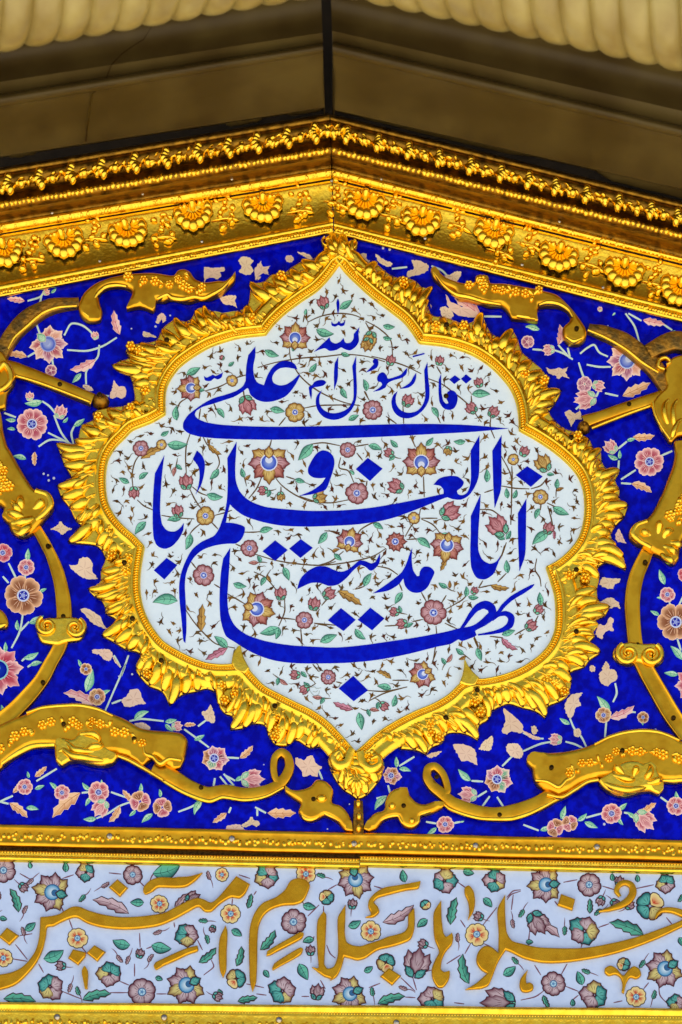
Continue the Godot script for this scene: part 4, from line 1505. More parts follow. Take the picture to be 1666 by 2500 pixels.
func patches(parent: Node, outlines: Array, tint: Color) -> void:
	for s in outlines:
		zb += 0.000002
		var b := Build.new()
		var c := resample(curve(s, true, 3), 44, true)
		for q in c.size():
			c[q] += Vector2(rng.randf_range(-1.3, 1.3), rng.randf_range(-1.3, 1.3))
		var k := rng.randf_range(0.85, 1.05)
		var tone := Color(tint.r * k, tint.g * k * rng.randf_range(0.92, 1.02), tint.b * k * rng.randf_range(0.85, 1.0))
		sheet(b, c, zb + 0.0006, tone)
		var mid := Vector2.ZERO
		for q in c:
			mid += q / c.size()
		b.tint = tone.lerp(srgb(150, 80, 60), 0.32)
		for j in range(rng.randi() % 5, 44, 7):
			var q1 := mid.lerp(c[j], 0.78)
			if Geometry2D.is_point_in_polygon(q1, c) and Geometry2D.is_point_in_polygon(mid, c):
				band(b, bend(mid.lerp(c[j], 0.12), q1, rng.randf_range(-0.2, 0.2), 5), [0.6, rng.randf_range(1.2, 2.6), 0.4], [[-1, 0], [0, 0.0], [1, 0]], zb + 0.0007, 0.0)
		part(b, "bare_patch", M.paint, parent)


func letter(parent: Node, s: String, z: float, high: float, rim: float, m: Material, called := "letter") -> PackedVector2Array:
	var b := Build.new()
	var c := curve(s, true, 5)
	plate(b, c, z, high, rim)
	part(b, called, m, parent)
	return c


func brush(parent: Node, s: String, widths: Array, z: float, high: float, m: Material, profile := STRAP) -> void:
	var b := Build.new()
	band(b, curve(s, false, 7), widths, profile, z, high)
	part(b, "letter", m, parent)


func blue_panel() -> void:
	scale_ = 0.95
	var o := thing("blue_enamel_panel", "ultramarine enamel panel painted with pink flowers and pale worn patches", "panel", Vector2(833, 2060), 0.0)
	var b := Build.new()
	plate(b, PackedVector2Array([Vector2(-120, 640), Vector2(806, 440), Vector2(1775, 700), Vector2(1775, 2085), Vector2(-120, 2085)]), -0.028, 0.028, 2.0)
	part(b, "enamel_plate", M.blue, o)
	zb = 0.0
	var cream := srgb(250, 220, 205)
	var pink := [srgb(165, 30, 75), srgb(250, 205, 205)]
	var red := [srgb(170, 25, 60), srgb(235, 160, 170)]
	var brown := [srgb(120, 60, 30), srgb(240, 190, 150)]
	var lilac := [srgb(150, 60, 110), srgb(245, 210, 215)]
	var peach := srgb(238, 185, 150)
	var mint := srgb(200, 235, 205)
	var green := srgb(60, 165, 130)
	var eyes := [srgb(205, 215, 245), srgb(35, 45, 170), srgb(150, 165, 230)]
	var ln := 1.1
	var pale := srgb(200, 225, 215)
	stems(o, ["@A1 250,645 275,720 290,760", "@A1 440,725 490,645 560,655 620,700 655,745", "@A1 460,825 600,830 700,800 800,740", "@A1 680,790 670,870 630,920 592,970 590,1060", "@A1 350,850 365,930", "@A1 190,872 265,828", "@A1 190,490 280,460 300,430", "@A1 330,1390 430,1440 500,1475", "@A1 370,1270 420,1390 480,1470", "@A1 290,1175 340,1210 385,1265", "@A1 505,1475 490,1390 515,1335", "@A1 440,1445 340,1440 265,1485", "@A1 30,1255 110,1285", "@A1 270,520 285,460", "@A1 680,1135 745,1140",
		"@B1 60,770 135,920", "@B1 175,840 170,900", "@B1 20,860 60,905", "@B1 160,1105 135,1240 80,1350", "@B1 135,1240 200,1170", "@B1 880,1400 830,1540 @C1 860,60 720,380", "@B1 780,1400 825,1480", "@B1 150,1440 180,1410", "@B1 190,1480 220,1460", "@C1 765,330 830,305", "@C1 885,450 960,435 1120,450", "@C1 1260,505 1350,570 1430,630", "@C1 1355,485 1415,440", "@C1 1530,810 1600,890", "@C1 1470,840 1460,900", "@C1 250,860 390,775", "@C1 0,1000 90,960", "@C1 0,1000 60,1015", "@C1 560,940 610,935", "@C1 760,935 860,970", "@C1 660,1115 740,1080 820,1030 900,1000", "@C1 1220,1070 1310,1035 1385,990", "@C2 430,810 515,815", "@C2 415,930 490,970", "@C2 385,940 435,1000", "@C2 350,960 340,1010", "@C2 460,1150 445,1190", "@C2 625,1150 700,1190", "@C2 640,1160 640,1210", "@C2 1060,900 1085,960",
		"@C3 390,1090 460,1075", "@C3 470,1000 485,1060", "@C3 545,870 650,805", "@C3 1040,970 1120,975", "@C3 1080,1080 1145,1040", "@C3 1100,1165 1165,1075", "@C3 1215,1080 1270,1165", "@C3 730,1250 800,1262", "@C3 915,1260 965,1250", "@C3 1395,1270 1500,1310", "@C3 1250,870 1320,800", "@C4 470,660 600,605 680,590", "@C4 770,590 840,610 890,635", "@C4 800,430 830,500 880,560 915,630", "@C4 1050,440 1040,560", "@C4 1110,190 1120,260 1095,320", "@C4 480,530 560,565 620,570", "@C4 910,1110 1020,1080", "@C4 1170,1075 1200,1080", "@C4 770,1070 750,1120", "@C4 1420,970 1470,1005", "@C4 1180,380 1250,390",
		"@A3 440,270 545,258", "@A3 710,250 780,280 830,330", "@A3 1055,595 1190,597", "@A4 545,820 610,825", "@A4 690,825 760,850 820,890", "@A4 720,790 800,880", "@A4 785,810 800,870", "@A4 870,850 920,810 965,790 1000,840 1060,870", "@A4 915,925 1000,940 1080,940", "@A4 860,910 890,1000 930,1080", "@A4 1040,1120 1130,1140", "@A4 1000,1100 980,1145", "@A4 840,1230 890,1190", "@A4 1180,575 1240,660 1275,770", "@A4 1200,575 1290,625", "@A4 1440,650 1500,690", "@A4 500,665 590,685", "@B4 1130,100 1190,50", "@B4 1130,260 1135,180", "@B4 1150,310 1250,245", "@B4 1420,150 1500,115", "@B4 1150,335 1220,340", "@B4 1480,1150 1495,1190", "@B4 1540,1180 1600,1060", "@B4 1535,1400 1560,1480"], [4.2, 5.0, 4.2], pale)
	palmettes(o, "@A1 330,785 430,880", [[pink[0], cream], [lilac[0], lilac[1]], [srgb(215, 150, 130), cream]], cream, [srgb(150, 165, 220), srgb(60, 85, 200), srgb(190, 205, 240)], [mint, green], ln)
	palmettes(o, "@A4 1190,900 1090,1000", [[pink[0], cream], [lilac[0], lilac[1]], [srgb(215, 150, 130), cream]], cream, [srgb(190, 205, 240), srgb(60, 85, 200), srgb(170, 190, 240)], [mint, green], ln)
	palmettes(o, "@B1 -10,1500 130,1610", [red, pink], cream, [srgb(140, 205, 205), srgb(10, 20, 150), srgb(20, 60, 190)], [peach, brown[0]], ln)
	palmettes(o, "@C4 1640,200 1540,120", [red, pink], cream, [srgb(140, 205, 205), srgb(10, 20, 150), srgb(20, 60, 190)], [peach, brown[0]], ln)
	blooms(o, "@A1 220,1332 335,1330 @B4 1345,190 1450,200", 8, 0, [pink], cream, eyes, ln)
	blooms(o, "@B1 160,992 298,990 @E4 1465,1040 1160,1060", 6, 0, [brown], cream, eyes, ln)
	blooms(o, "@B1 180,800 238,800 @E4 1330,600 1455,600", 5, 0, [pink], cream, eyes, ln)
	blooms(o, "@B1 20,700 85,690 @B4 1590,960 1540,970", 5, 0, [red], cream, eyes, ln)
	blooms(o, "@C1 675,937 752,935 @C1 425,940 480,940 @C4 1085,1082 1158,1082 @C3 860,1268 920,1268 @C1 170,900 225,890 @C4 1525,1030 1590,1030", 6, 0, [pink], cream, eyes, ln)
	blooms(o, "@C1 1465,705 1570,720 @C3 1215,960 1325,985", 7, 1, [lilac, pink, [srgb(60, 165, 130), cream], brown, brown], cream, eyes, ln)
	blooms(o, "@C3 490,935 560,945", 6, 1, [lilac, brown], cream, eyes, ln)
	blooms(o, "@C1 665,285 725,290 @C4 1030,410 1085,410 @C4 1300,425 1340,430 @C1 590,95 630,100", 5, 0, [brown, [srgb(150, 90, 60), srgb(245, 215, 160)]], cream, eyes, ln)
	blooms(o, "@C1 960,1000 1020,960 @C1 1110,1040 1165,1000 @C4 700,1180 760,1190 @C4 800,1150 855,1150", 4, 0, [pink, brown], cream, [], ln)
	blooms(o, "@A4 510,770 555,770 @A1 350,965 390,965 @A4 900,1060 950,1080", 5, 0, [lilac], cream, [], ln)
	buds(o, "@A1 405,1290 430,1200 @A1 205,1170 205,1110 @A1 660,750 640,700 @A4 690,820 610,830 @B4 1110,120 1040,50 @C1 1180,490 1250,480 @C2 540,960 690,960 @C3 1070,1070 950,1060 @C4 740,580 655,570 @A1 300,440 340,420 @A4 960,1060 1040,1085 @C1 720,1000 650,1100 @C4 1260,1080 1370,1190 @A4 1010,560 1000,530 @A4 970,1150 830,1180", [pink[0], srgb(250, 205, 205)], cream, [mint, green], ln)
	leaves(o, "@A1 820,720 780,555 @A1 655,890 480,960 @A4 720,790 730,650 @A4 190,590 10,470 @C1 640,340 435,258 @C4 1070,425 1240,345 @A4 1300,620 1450,650 @A1 170,490 50,475 @A4 880,1200 830,1150", 0.34, true, srgb(250, 215, 210), srgb(200, 90, 120), cream, ln)
	leaves(o, "@A1 185,872 45,855 @A4 1160,1140 1350,1050 @B4 1230,20 1380,10 @B4 1220,340 1360,400 @B1 240,10 240,105 @C1 550,940 360,1110 @C1 65,1010 190,1110 @C1 820,1030 745,1140 @C1 910,1000 840,920 @C2 520,815 610,730 @C2 710,1190 905,1190 @C2 430,1190 335,1255 @C4 1290,1090 1390,1010 @C1 240,830 320,760 @C1 90,940 130,870 @C1 1260,480 1340,475", 0.36, true, srgb(245, 205, 165), srgb(190, 120, 70), cream, ln)
	leaves(o, "@A1 505,1345 580,1295 @A1 555,985 495,1050 @A1 110,1305 40,1300 @A1 105,1370 50,1365 @A1 430,1320 465,1285 @A1 290,1175 170,1190 @A1 350,435 385,405 @A4 590,690 495,665 @B4 1130,170 1060,140 @B4 1140,170 1140,110 @B4 1190,45 1250,30 @B1 190,760 195,670 @B1 200,1180 300,1130 @B1 125,1230 120,1160 @B1 165,1420 265,1380 @B1 210,1470 290,1450 @B1 270,970 320,945 @B1 35,1380 38,1310 @B1 180,60 90,40 @C1 590,250 635,95 @C1 555,80 535,30 @C1 690,280 755,240 @C1 920,440 1020,385 @C1 1130,470 1185,520 @C1 1130,455 1210,440 @C1 1330,580 1400,545 @C1 200,840 190,795 @C1 240,915 305,890 @C1 180,1045 265,1055 @C1 390,920 340,870 @C1 620,920 565,870 @C1 620,970 585,1030 @C1 710,990 725,1025 @C1 690,890 695,850 @C1 660,1115 570,1120 @C1 960,940 965,875 @C1 1095,970 1090,915 @C1 1045,1085 970,1145 @C1 930,1060 885,1100 @C1 1385,990 1330,1090 @C2 435,1000 530,1045 @C2 490,970 560,940", 0.36, false, mint, green, srgb(120, 200, 180), 0.7)
	leaves(o, "@C3 460,1080 380,1170 @C3 530,880 525,805 @C3 545,890 625,905 @C3 1035,970 950,890 @C3 800,1290 735,1335 @C3 965,1250 990,1245 @C3 1510,1310 1590,1290 @C4 1070,400 985,280 @C4 800,470 730,430 @C4 740,1120 770,1030 @C4 850,1130 915,1080 @C4 900,1140 990,1180 @C4 1130,1060 1190,1010 @C4 1130,1110 1165,1160 @C4 1250,1110 1190,1070 @C4 660,1220 600,1160 @C4 1540,1010 1525,930 @C4 1270,420 1300,480 @E4 1290,440 1200,200 @E4 1200,930 1060,860 @E4 1568,1640 1380,1420 @E4 1500,1880 1280,1850 @E4 1250,660 1160,650 @C4 1540,150 1450,120 @A4 1110,570 1090,590 @A4 930,1080 900,1000 @A4 1480,750 1520,690 @A1 100,1545 200,1530 @C1 20,400 10,340 @C4 740,590 700,560", 0.36, false, mint, green, srgb(120, 200, 180), 0.7)
	patches(o, ["@A2 330,88* 400,98 470,92 478,112 440,125 450,150 430,172 380,165 345,175 335,200*", "@A2 565,45 600,20 640,25 670,50 650,80 670,110 640,145 590,135 565,120 590,95", "@A2 680,105 720,45* 735,85 785,85* 765,110 775,145* 730,135 700,160 690,185 680,150", "@A2 890,20 930,10 945,40 920,60 895,50", "@A2 970,-10 1040,0 1075,30 1070,55 1020,20", "@A2 440,300 500,285 555,290 545,320 560,370* 520,350 470,345", "@A2 0,465 50,408 72,440 60,470 40,445 20,480",
		"@A3 228,165 270,170 265,200 285,215 280,250 235,255 228,220", "@A3 330,170 380,205 445,235 430,255 380,245 345,220", "@A3 575,210* 640,220 690,250 680,290 640,305 590,320 545,325 545,290 590,270", "@A3 800,320 840,310 870,290 912,290 900,335 870,365 830,350", "@A3 808,445* 850,500 960,545 1040,580 1010,605 950,600 870,580 825,530", "@A3 770,535 810,530 850,560 865,590 840,610 790,605", "@A4 635,945* 680,960 720,945 760,960 795,935 770,980 800,1025* 750,1005 720,1025 700,1000 660,990", "@A4 765,1255 800,1235 830,1260 870,1240* 880,1300 840,1300 810,1350* 790,1300", "@A1 750,1145 770,1085 780,1033 805,1070 855,1080 865,1130 830,1160 800,1145 770,1160", "@A1 565,1065 610,1070 640,1100 600,1105", "@A1 1075,600 1110,570 1135,610 1115,640 1105,600 1080,630", "@A1 980,700 1030,715 1070,740 1020,735 985,735",
		"@B1 345,540* 390,515 415,485 435,512 495,535* 460,555 430,575 390,550", "@B1 475,785 530,785 545,740 600,732 635,770 630,820 670,875* 600,880 550,860 500,820", "@B1 548,1085 580,1075 650,1110 690,1140 710,1190 745,1230* 680,1205 620,1170 590,1130", "@B1 630,1365 690,1360 740,1358 770,1385 750,1440 710,1430 680,1395 640,1390", "@B1 770,1400 800,1440 828,1485* 790,1450", "@C1 830,305 870,280 890,240 940,232 965,250 975,300 1000,330 940,335 900,355 850,345", "@C1 920,470 980,460 1030,500 1000,515", "@C1 1380,390 1420,375 1440,330* 1465,400 1468,465 1430,455 1400,430", "@C2 900,810 960,830 990,800 1020,800 1040,850 1085,880 1060,900 1050,945 1000,930 950,945 945,900 910,870", "@C2 435,1275* 520,1270 550,1300 560,1320 415,1320*", "@C2 530,1280 580,1240 600,1215 620,1240 655,1250 640,1285 600,1270 560,1290",
		"@B4 1000,1030* 1020,985 1075,985 1145,990 1140,1015 1105,1030 1100,1060* 1050,1055", "@B4 1000,1150* 1075,1115 1130,1150 1145,1195* 1110,1180 1075,1195 1040,1170", "@B4 975,1370 1000,1300 1040,1310 1075,1250 1098,1260 1090,1310 1100,1350 1060,1340 1030,1370 1020,1400", "@B4 1110,690 1135,645* 1155,690 1185,750* 1150,740 1120,730", "@C4 1000,130 1030,100 1080,95 1115,110 1125,160 1090,185 1060,210 1010,185", "@C4 1020,95 1045,40* 1065,60 1070,100 1040,110", "@C4 940,70 970,75 970,110 940,110", "@C4 345,365 380,385 430,430 480,480 470,530 400,520 370,540 330,525 360,450", "@C4 470,510 530,540 600,565 590,580 520,560", "@C4 535,490 560,485 580,520 550,545", "@C4 765,350 790,290 840,260 893,255* 860,300 880,345* 840,360 820,415 800,430 775,400", "@C4 0,610 60,605 110,620 150,640 160,690 170,750* 140,740 100,720 60,725 40,690", "@C4 180,645 210,590 270,550* 275,600 250,655 220,650", "@C4 370,610 440,605 475,640 470,700 420,700 370,660", "@C4 830,510 860,500 880,530 860,560 830,550", "@C3 735,800 770,780 840,765* 810,795 760,815", "@A2 690,150 720,160 700,180", "@A3 700,510 715,520 712,540 700,530"], srgb(235, 212, 192))
	# pin-head chips
	b = Build.new()
	for c in trace("@A4 1005,660 1060,660 @A1 1065,665 1165,590 900,680 @C2 685,860 1120,1300 1270,1130 @A3 380,130 425,140 @C4 1385,510 1035,1155 @B1 330,170 370,190 335,205 300,160 @C1 815,145 905,130")[0]:
		disc(b, c, rng.randf_range(1.5, 3.5), zb + 0.0007, srgb(190, 195, 225), 7)
	part(b, "chips", M.paint, o).set_meta("kind", "stuff")


func medallion() -> void:
	var o := thing("white_enamel_medallion", "white enamel medallion with blue calligraphy among fine painted flowers", "medallion", Vector2(850, 1780), 0.0)
	var b := Build.new()
	var inner := curve(RIM, true, 6)
	plate(b, inner, 0.011, 0.006, 1.0)
	part(b, "enamel_plate", M.white, o)
	zb = 0.0172
	veil = []
	var letters := []
	var z := 0.0182
	for s in [
		"@A2 685,655* 684,720 670,800 680,870 700,902 742,920* 768,850 800,800 850,762 905,754 952,775 972,812* 945,806 890,799 845,808 812,838 799,870 808,902 845,920 890,916 935,890 985,845* 988,856 945,935 890,995 810,1028 745,1033 690,1016 650,982 632,940 600,962 540,998 470,1022 400,1045 320,1070 282,1095 272,1120 288,1145 340,1170 430,1187 600,1198 800,1203 1200,1198 1568,1187 1900,1184 2176,1194 2411,1215* 2176,1237 1900,1252 1568,1270 1100,1287 800,1291 560,1288 400,1281 290,1267 225,1245 193,1215 192,1180 220,1130 280,1080 330,1045 400,1008 480,985 560,955 600,925 618,890* 622,800 636,715*",
		"@A2 1393,525* 1388,570 1390,620 1370,655 1330,682 1290,672 1270,662 1235,680 1190,685 1160,668 1130,674 1085,692* 1120,658 1150,630 1170,612 1190,592* 1200,620 1225,635 1260,625 1285,598* 1300,630 1330,630 1352,605 1355,570*",
		"@A2 1205,485 1215,500 1240,498 1255,482 1265,497 1285,492 1299,472* 1290,510 1268,518 1250,510 1230,520 1205,512",
		"@A2 1248,330 1258,360 1256,400 1248,437* 1240,400 1238,350",
		"@A2 335,858 350,868 375,858 395,848 410,856 435,848 464,832* 452,868 425,880 405,872 380,890 342,886",
		"@A2 1250,725* 1248,800 1245,880 1222,952* 1220,850 1225,770*",
		"@A2 1372,720* 1372,820 1377,950 1370,1020 1342,1085 1290,1135 1220,1156 1150,1136 1110,1090 1096,1040 1105,990 1137,955* 1122,1000 1124,1050 1150,1088 1200,1110 1260,1105 1318,1075 1350,1020 1353,900 1345,790*",
		"@A2 1070,920 1088,897 1120,885 1150,886 1167,900 1150,920 1115,930 1080,936 1070,950 1070,985 1065,1017* 1054,980 1050,930",
		"@A3 338,1045 350,1012 380,1000 402,1020 412,1042 440,1038 470,1028 500,1016 528,985 545,970* 537,1012 505,1038 470,1048 430,1062 408,1078 396,1102 360,1122 312,1132* 350,1108 372,1085 366,1068 345,1062",
		"@A3 605,1003* 604,1040 592,1072 557,1102 493,1113* 540,1087 568,1063 583,1035",
		"@A3 320,908 342,912 348,940 337,967 300,988 263,1000* 300,962 316,942 308,926",
		"@A3 682,930* 686,1020 696,1120 691,1190 652,1257 600,1298 545,1314 490,1302 450,1262 436,1200 450,1155 477,1130* 466,1170 471,1220 500,1258 550,1276 610,1263 648,1223 666,1170 664,1080 659,985*",
		"@A3 775,1010* 776,1080 780,1150 791,1196 808,1214 824,1210 812,1180 811,1155 820,1134 842,1122 870,1133 887,1165 882,1212 860,1247 825,1256 790,1242 766,1207 757,1130 759,1050*",
		"@A3 868,1020* 907,1048* 865,1080* 831,1050*", "@A3 945,1013* 984,1045* 945,1077* 910,1045*",
		"@A3 580,888* 660,868* 662,876* 583,898*",
		"@B2 400,165* 388,260 376,400 372,560 387,640 420,678 470,685 508,660 532,628* 530,670 502,730 452,785 402,803 355,785 330,740 321,660 321,500 327,380 335,290*",
		"@B2 415,865* 487,915* 400,1013* 328,950*",
		"@B2 622,133* 655,165 676,215 671,290 650,370 614,432* 630,380 640,310 634,250 594,190*",
		"@B2 893,72* 889,150 883,270 890,350 920,420 980,475 1080,515 1250,535 1400,545 @B3 200,545 400,540 600,520 800,485 950,455 1072,428* 1070,400 1050,375 1003,366* 1040,326 1100,308 1170,312 1210,350 1197,380 1163,408* 1170,430 1202,437 1232,420 1250,380 1258,330 1256,135* 1317,28* 1315,270 1309,320 1280,390 1240,442 1190,468 1130,463 1098,452 900,530 700,600 500,635 200,651 @B2 1400,652 1200,645 1050,615 930,570 860,515 848,500* 832,560 820,624* 880,630 947,655 947,690 922,742 887,766 830,768 740,782 660,812 602,862 567,922 547,980 540,1050 547,1200 551,1350 543,1447* 530,1430 518,1300 503,1150 501,1050 514,970 548,880 590,808 650,758 740,713 770,670 790,620 815,540 828,450 832,300 829,185*",
		"@B3 150,290 147,260 165,215 205,155 240,133 285,140 320,175 328,215 318,270 295,340 270,397 180,430 88,443* 180,403 240,358 268,318* 230,322 180,315",
		"@B3 555,183* 656,257* 570,341* 473,260*",
		"@B3 1468,28* 1466,150 1463,400 1420,527* 1412,400 1407,250 1404,135*",
		"@B4 505,240* 611,310* 530,381* 427,300*",
		"@B4 500,460* 498,600 496,750 490,850 452,959* 447,850 442,700 442,560*",
		"@B3 1325,430* 1318,560 1309,700 1311,820 1340,880 1390,905 1430,890 1462,848* 1440,912 1410,977 1350,1012 1300,1002 1264,940 1254,850 1257,700 1257,580*",
		"@B2 1155,745* 1241,812* 1155,886* 1069,820*", "@B2 1330,737* 1413,797* 1328,866* 1251,802*",
		"@B3 73,1079* 95,1010 140,960 210,924 270,924 320,945 370,960 420,945 470,905 500,883 540,888 580,903 605,893 625,860 638,836* 637,890 611,932 575,952 540,927 505,914 460,947 410,1002 350,1047 290,1056 230,1036 170,1036 120,1056",
		"@B3 858,798* 855,880 865,950 890,990* 905,988 910,960 935,927 980,929 1009,960 986,1020 961,1067 910,1101 850,1096 810,1056 797,1005* 770,1042 700,1086 588,1108* 650,1068 720,1018 788,960 823,890 843,830",
		"@B3 372,1207* 473,1288* 390,1364* 282,1290*", "@B3 572,1204* 669,1278* 585,1359* 486,1287*",
		"@B2 850,795* 844,900 836,1030 830,1150 842,1250 882,1328 960,1388 1080,1430 1250,1460 1400,1470 1568,1476 @B3 500,1463 700,1435 900,1405 1100,1366 1180,1345 1260,1330 1380,1268* @B4 265,1255* 300,1262 230,1320 @B4 150,1365 160,1392 60,1432 @C3 950,22 900,50 800,72 600,122 400,160 200,180 0,185 @C2 900,183 760,165 650,130 560,85 490,40 430,0 @B2 786,1300 777,1200 777,1100 786,960 801,870*",
		"@C3 232,269* 333,368* 235,443* 132,355*"]:
		letters.append(letter(o, s, zb, 0.0012, 0.9, M.ink, "letter_dot" if s.length() < 52 else "letter"))
	for s in [["@B4 40,1368 80,1315 120,1255 165,1205 215,1185 258,1205 268,1240 230,1280 160,1330 90,1365", [9, 14, 20, 28, 34, 32, 26, 18, 14]], ["@B4 245,1262 300,1245 340,1195 400,1140 470,1098 530,1062 552,1047", [12, 14, 16, 17, 17, 12, 4]], ["@B4 265,1290 310,1255 360,1245 395,1270 388,1320 340,1355 270,1375 170,1390", [10, 14, 20, 26, 26, 18, 12, 6]]]:
		var w := []
		for q in s[1]:
			w.append(q * 0.62)
		brush(o, s[0], w, zb, 0.00125, M.ink)
		letters.append(Geometry2D.offset_polyline(curve(s[0], false, 4), 9.0)[0])
	# flowers
	scale_ = 0.88
	var maroon := [srgb(210, 168, 178), srgb(112, 36, 42)]
	var rust := [srgb(205, 140, 130), srgb(108, 36, 36)]
	var ochre := [srgb(226, 200, 125), srgb(135, 85, 30)]
	var edge := srgb(95, 40, 35)
	var mint := srgb(135, 215, 185)
	var teal := srgb(5, 78, 75)
	var eyes := [srgb(185, 200, 245), srgb(40, 70, 190), srgb(215, 225, 250)]
	var twig := srgb(98, 74, 42)
	stems(o, ["@B2 575,20 550,100 545,200 550,290", "@B2 570,390 610,470 650,530", "@B2 185,380 180,300 200,210 240,150", "@B2 215,470 260,510 325,540", "@B2 380,575 470,590 605,600", "@B2 745,575 820,555 860,540", "@B2 720,620 765,668", "@B2 655,625 600,670 575,700", "@B2 590,380 640,420 690,440", "@B2 660,30 690,90 760,160 775,220 740,290", "@B2 1130,60 1115,120", "@B2 975,460 1030,390 1065,310", "@B2 1150,310 1200,370 1300,440 1400,480 1450,480", "@B2 1195,380 1195,450", "@B2 1230,310 1290,330", "@B2 885,770 930,790", "@B2 1020,840 1150,880 1300,905 1480,915 1568,890", "@B2 580,890 620,940", "@B2 740,1045 780,1070", "@B2 830,1110 900,1150 950,1180", "@B2 1010,960 1090,1000 1160,1080", "@B2 1220,1150 1220,1230 1180,1330", "@B2 540,1210 600,1300 680,1390 750,1450 880,1480", "@B2 1330,1350 1340,1470", "@B2 1420,1310 1568,1325", "@B2 1160,1270 1290,1285", "@B2 945,690 1010,690 1060,685",
		"@B3 90,445 200,480 300,490 420,470", "@B3 165,90 250,80 365,100", "@B3 470,105 560,90", "@B3 480,150 520,200", "@B3 370,180 360,250 420,270 460,350", "@B3 550,340 545,375", "@B3 845,30 880,110", "@B3 935,310 940,450", "@B3 915,530 900,590 850,650 810,720", "@B3 835,590 740,580 600,620 500,680 470,750", "@B3 680,800 600,850 450,890 250,915 0,900", "@B3 390,820 300,890 220,915", "@B3 920,595 1030,595", "@B3 920,600 1000,640 1050,700", "@B3 820,740 900,735", "@B3 260,680 340,690 400,740", "@B3 610,920 700,940 760,980", "@B3 770,1040 790,1090", "@B3 920,1100 955,1165", "@B3 1090,1215 1200,1150 1240,1110", "@B3 1060,1170 1090,1120", "@B3 1310,1070 1340,1020", "@B3 1310,1070 1400,1050", "@B3 1440,1030 1500,970", "@B3 1500,760 1470,850", "@B3 1530,640 1535,480 1530,300 1465,170", "@B3 1320,535 1400,540 1480,600", "@B3 1350,420 1410,400", "@B3 190,1310 280,1330", "@B3 670,1330 760,1325", "@B3 860,1300 930,1285", "@B3 1020,1330 1025,1400 1015,1480 1000,1568", "@B3 1080,1310 1165,1350", "@B3 240,1190 300,1120", "@B3 1280,1400 1310,1470", "@B3 470,1080 530,1060",
		"@B4 400,240 405,330", "@B4 330,375 420,390 520,395", "@B4 530,395 600,370 640,320", "@B4 640,490 700,520 760,560", "@B4 600,490 595,540", "@B4 645,510 670,600 685,680", "@B4 350,780 330,850 300,900", "@B4 420,1390 490,1350", "@B4 250,1400 340,1410", "@B4 140,1410 170,1480", "@B4 540,1340 580,1260", "@B4 570,870 560,950 590,1000 600,1060",
		"@A2 915,650 925,740 985,850 1070,930 1170,990 1300,1040 1400,1060", "@A2 1040,490 1130,450 1250,430 1350,440 1430,470", "@A2 1140,450 1160,390", "@A2 700,800 800,770 900,750 1000,735 1150,725 1300,710 1450,725 1568,760", "@A2 340,960 440,930 500,900", "@A2 210,890 215,850", "@A2 230,1000 170,1040 150,1090", "@A2 600,940 610,1010", "@A2 400,1040 420,1090", "@A2 845,1195 890,1140", "@A2 1000,1080 1100,1060 1250,1055 1390,1055", "@A2 1450,1000 1430,960", "@A2 1010,490 1020,440", "@A2 310,1080 300,1150", "@A2 545,870 620,850",
		"@A3 260,650 350,700 430,780 445,890", "@A3 260,660 310,750", "@A3 300,890 420,920 540,960 640,1010", "@A3 680,1040 780,1080 850,1130 960,1220 1050,1340", "@A3 745,960 775,1010", "@A3 515,1230 520,1350", "@A3 250,1130 285,1190", "@A3 400,1300 470,1350", "@A3 1115,1300 1110,1370 1140,1450", "@A3 985,1220 980,1160", "@A3 740,1280 770,1345",
		"@C2 1020,190 1060,240", "@C2 990,270 1060,280", "@C2 1180,310 1220,320", "@C3 330,370 450,375 600,345", "@C3 800,100 770,180", "@C3 500,300 610,300", "@C3 340,440 440,390 580,350"], [2.2, 3.4, 2.2], twig)
	blooms(o, "@B2 980,800 1045,800 @B2 668,985 748,985 @B2 1355,1290 1420,1290 @B3 418,130 478,130 @B3 480,425 564,430 @B3 1003,1240 1100,1240 @B2 240,120 300,110", 6, 0, [maroon], edge, eyes)
	blooms(o, "@A2 1485,1090 1563,1090 @C2 1125,280 1182,280", 8, 0, [maroon], edge, eyes)
	blooms(o, "@B3 742,755 828,755", 11, 1, [rust], edge, eyes)
	blooms(o, "@B2 680,580 748,560 @A2 955,1105 1027,1105 @A2 525,890 567,890 @B3 870,595 914,600 @B4 410,195 452,195 @B4 595,450 652,450 @B2 380,95 418,95", 5, 0, [ochre], srgb(90, 55, 25), eyes)
	palmettes(o, "@B2 1113,215 1113,365 @B3 920,215 920,80 @A2 955,600 960,490 @B2 1030,1215 1155,1250 @A2 245,940 150,945 @B3 1095,780 1075,900 @B3 430,755 455,660 @C3 705,260 620,310", [ochre, rust, maroon], edge, [srgb(215, 225, 250), srgb(40, 75, 200), srgb(150, 175, 235)], [ochre[0], ochre[1]])
	buds(o, "@B2 550,395 545,290 @B2 190,385 195,465 @A2 1160,395 1130,310 @A2 610,1000 650,1125 @A3 530,1230 570,1150 @A3 760,950 770,885 @A3 425,950 440,880 @A3 1010,1270 945,1215 @A3 1110,1300 1160,1235 @A3 1040,1100 1020,1035 @B3 790,400 690,350 @B3 1060,580 1185,515 @B4 350,700 245,585 @B4 470,170 505,105 @B4 640,700 665,620 @B4 500,1350 570,1300 @B4 560,1240 610,1190 @B3 180,1220 200,1130 @B3 255,1130 335,1085 @B3 1270,1110 1300,1065 @B3 820,1310 745,1320 @C2 930,265 860,262 @B2 500,585 480,500 @A2 470,740 440,725 @B2 1195,1150 1190,1060", [srgb(225, 170, 180), srgb(130, 50, 60)], edge, [mint, teal])
	buds(o, "@A3 285,770 255,860 @B4 640,270 580,160 @B2 1420,465 1510,440 @A2 1480,560 1450,660 @B2 1190,420 1200,480 @B3 1110,110 1090,170", ochre, srgb(95, 55, 25), [mint, teal])
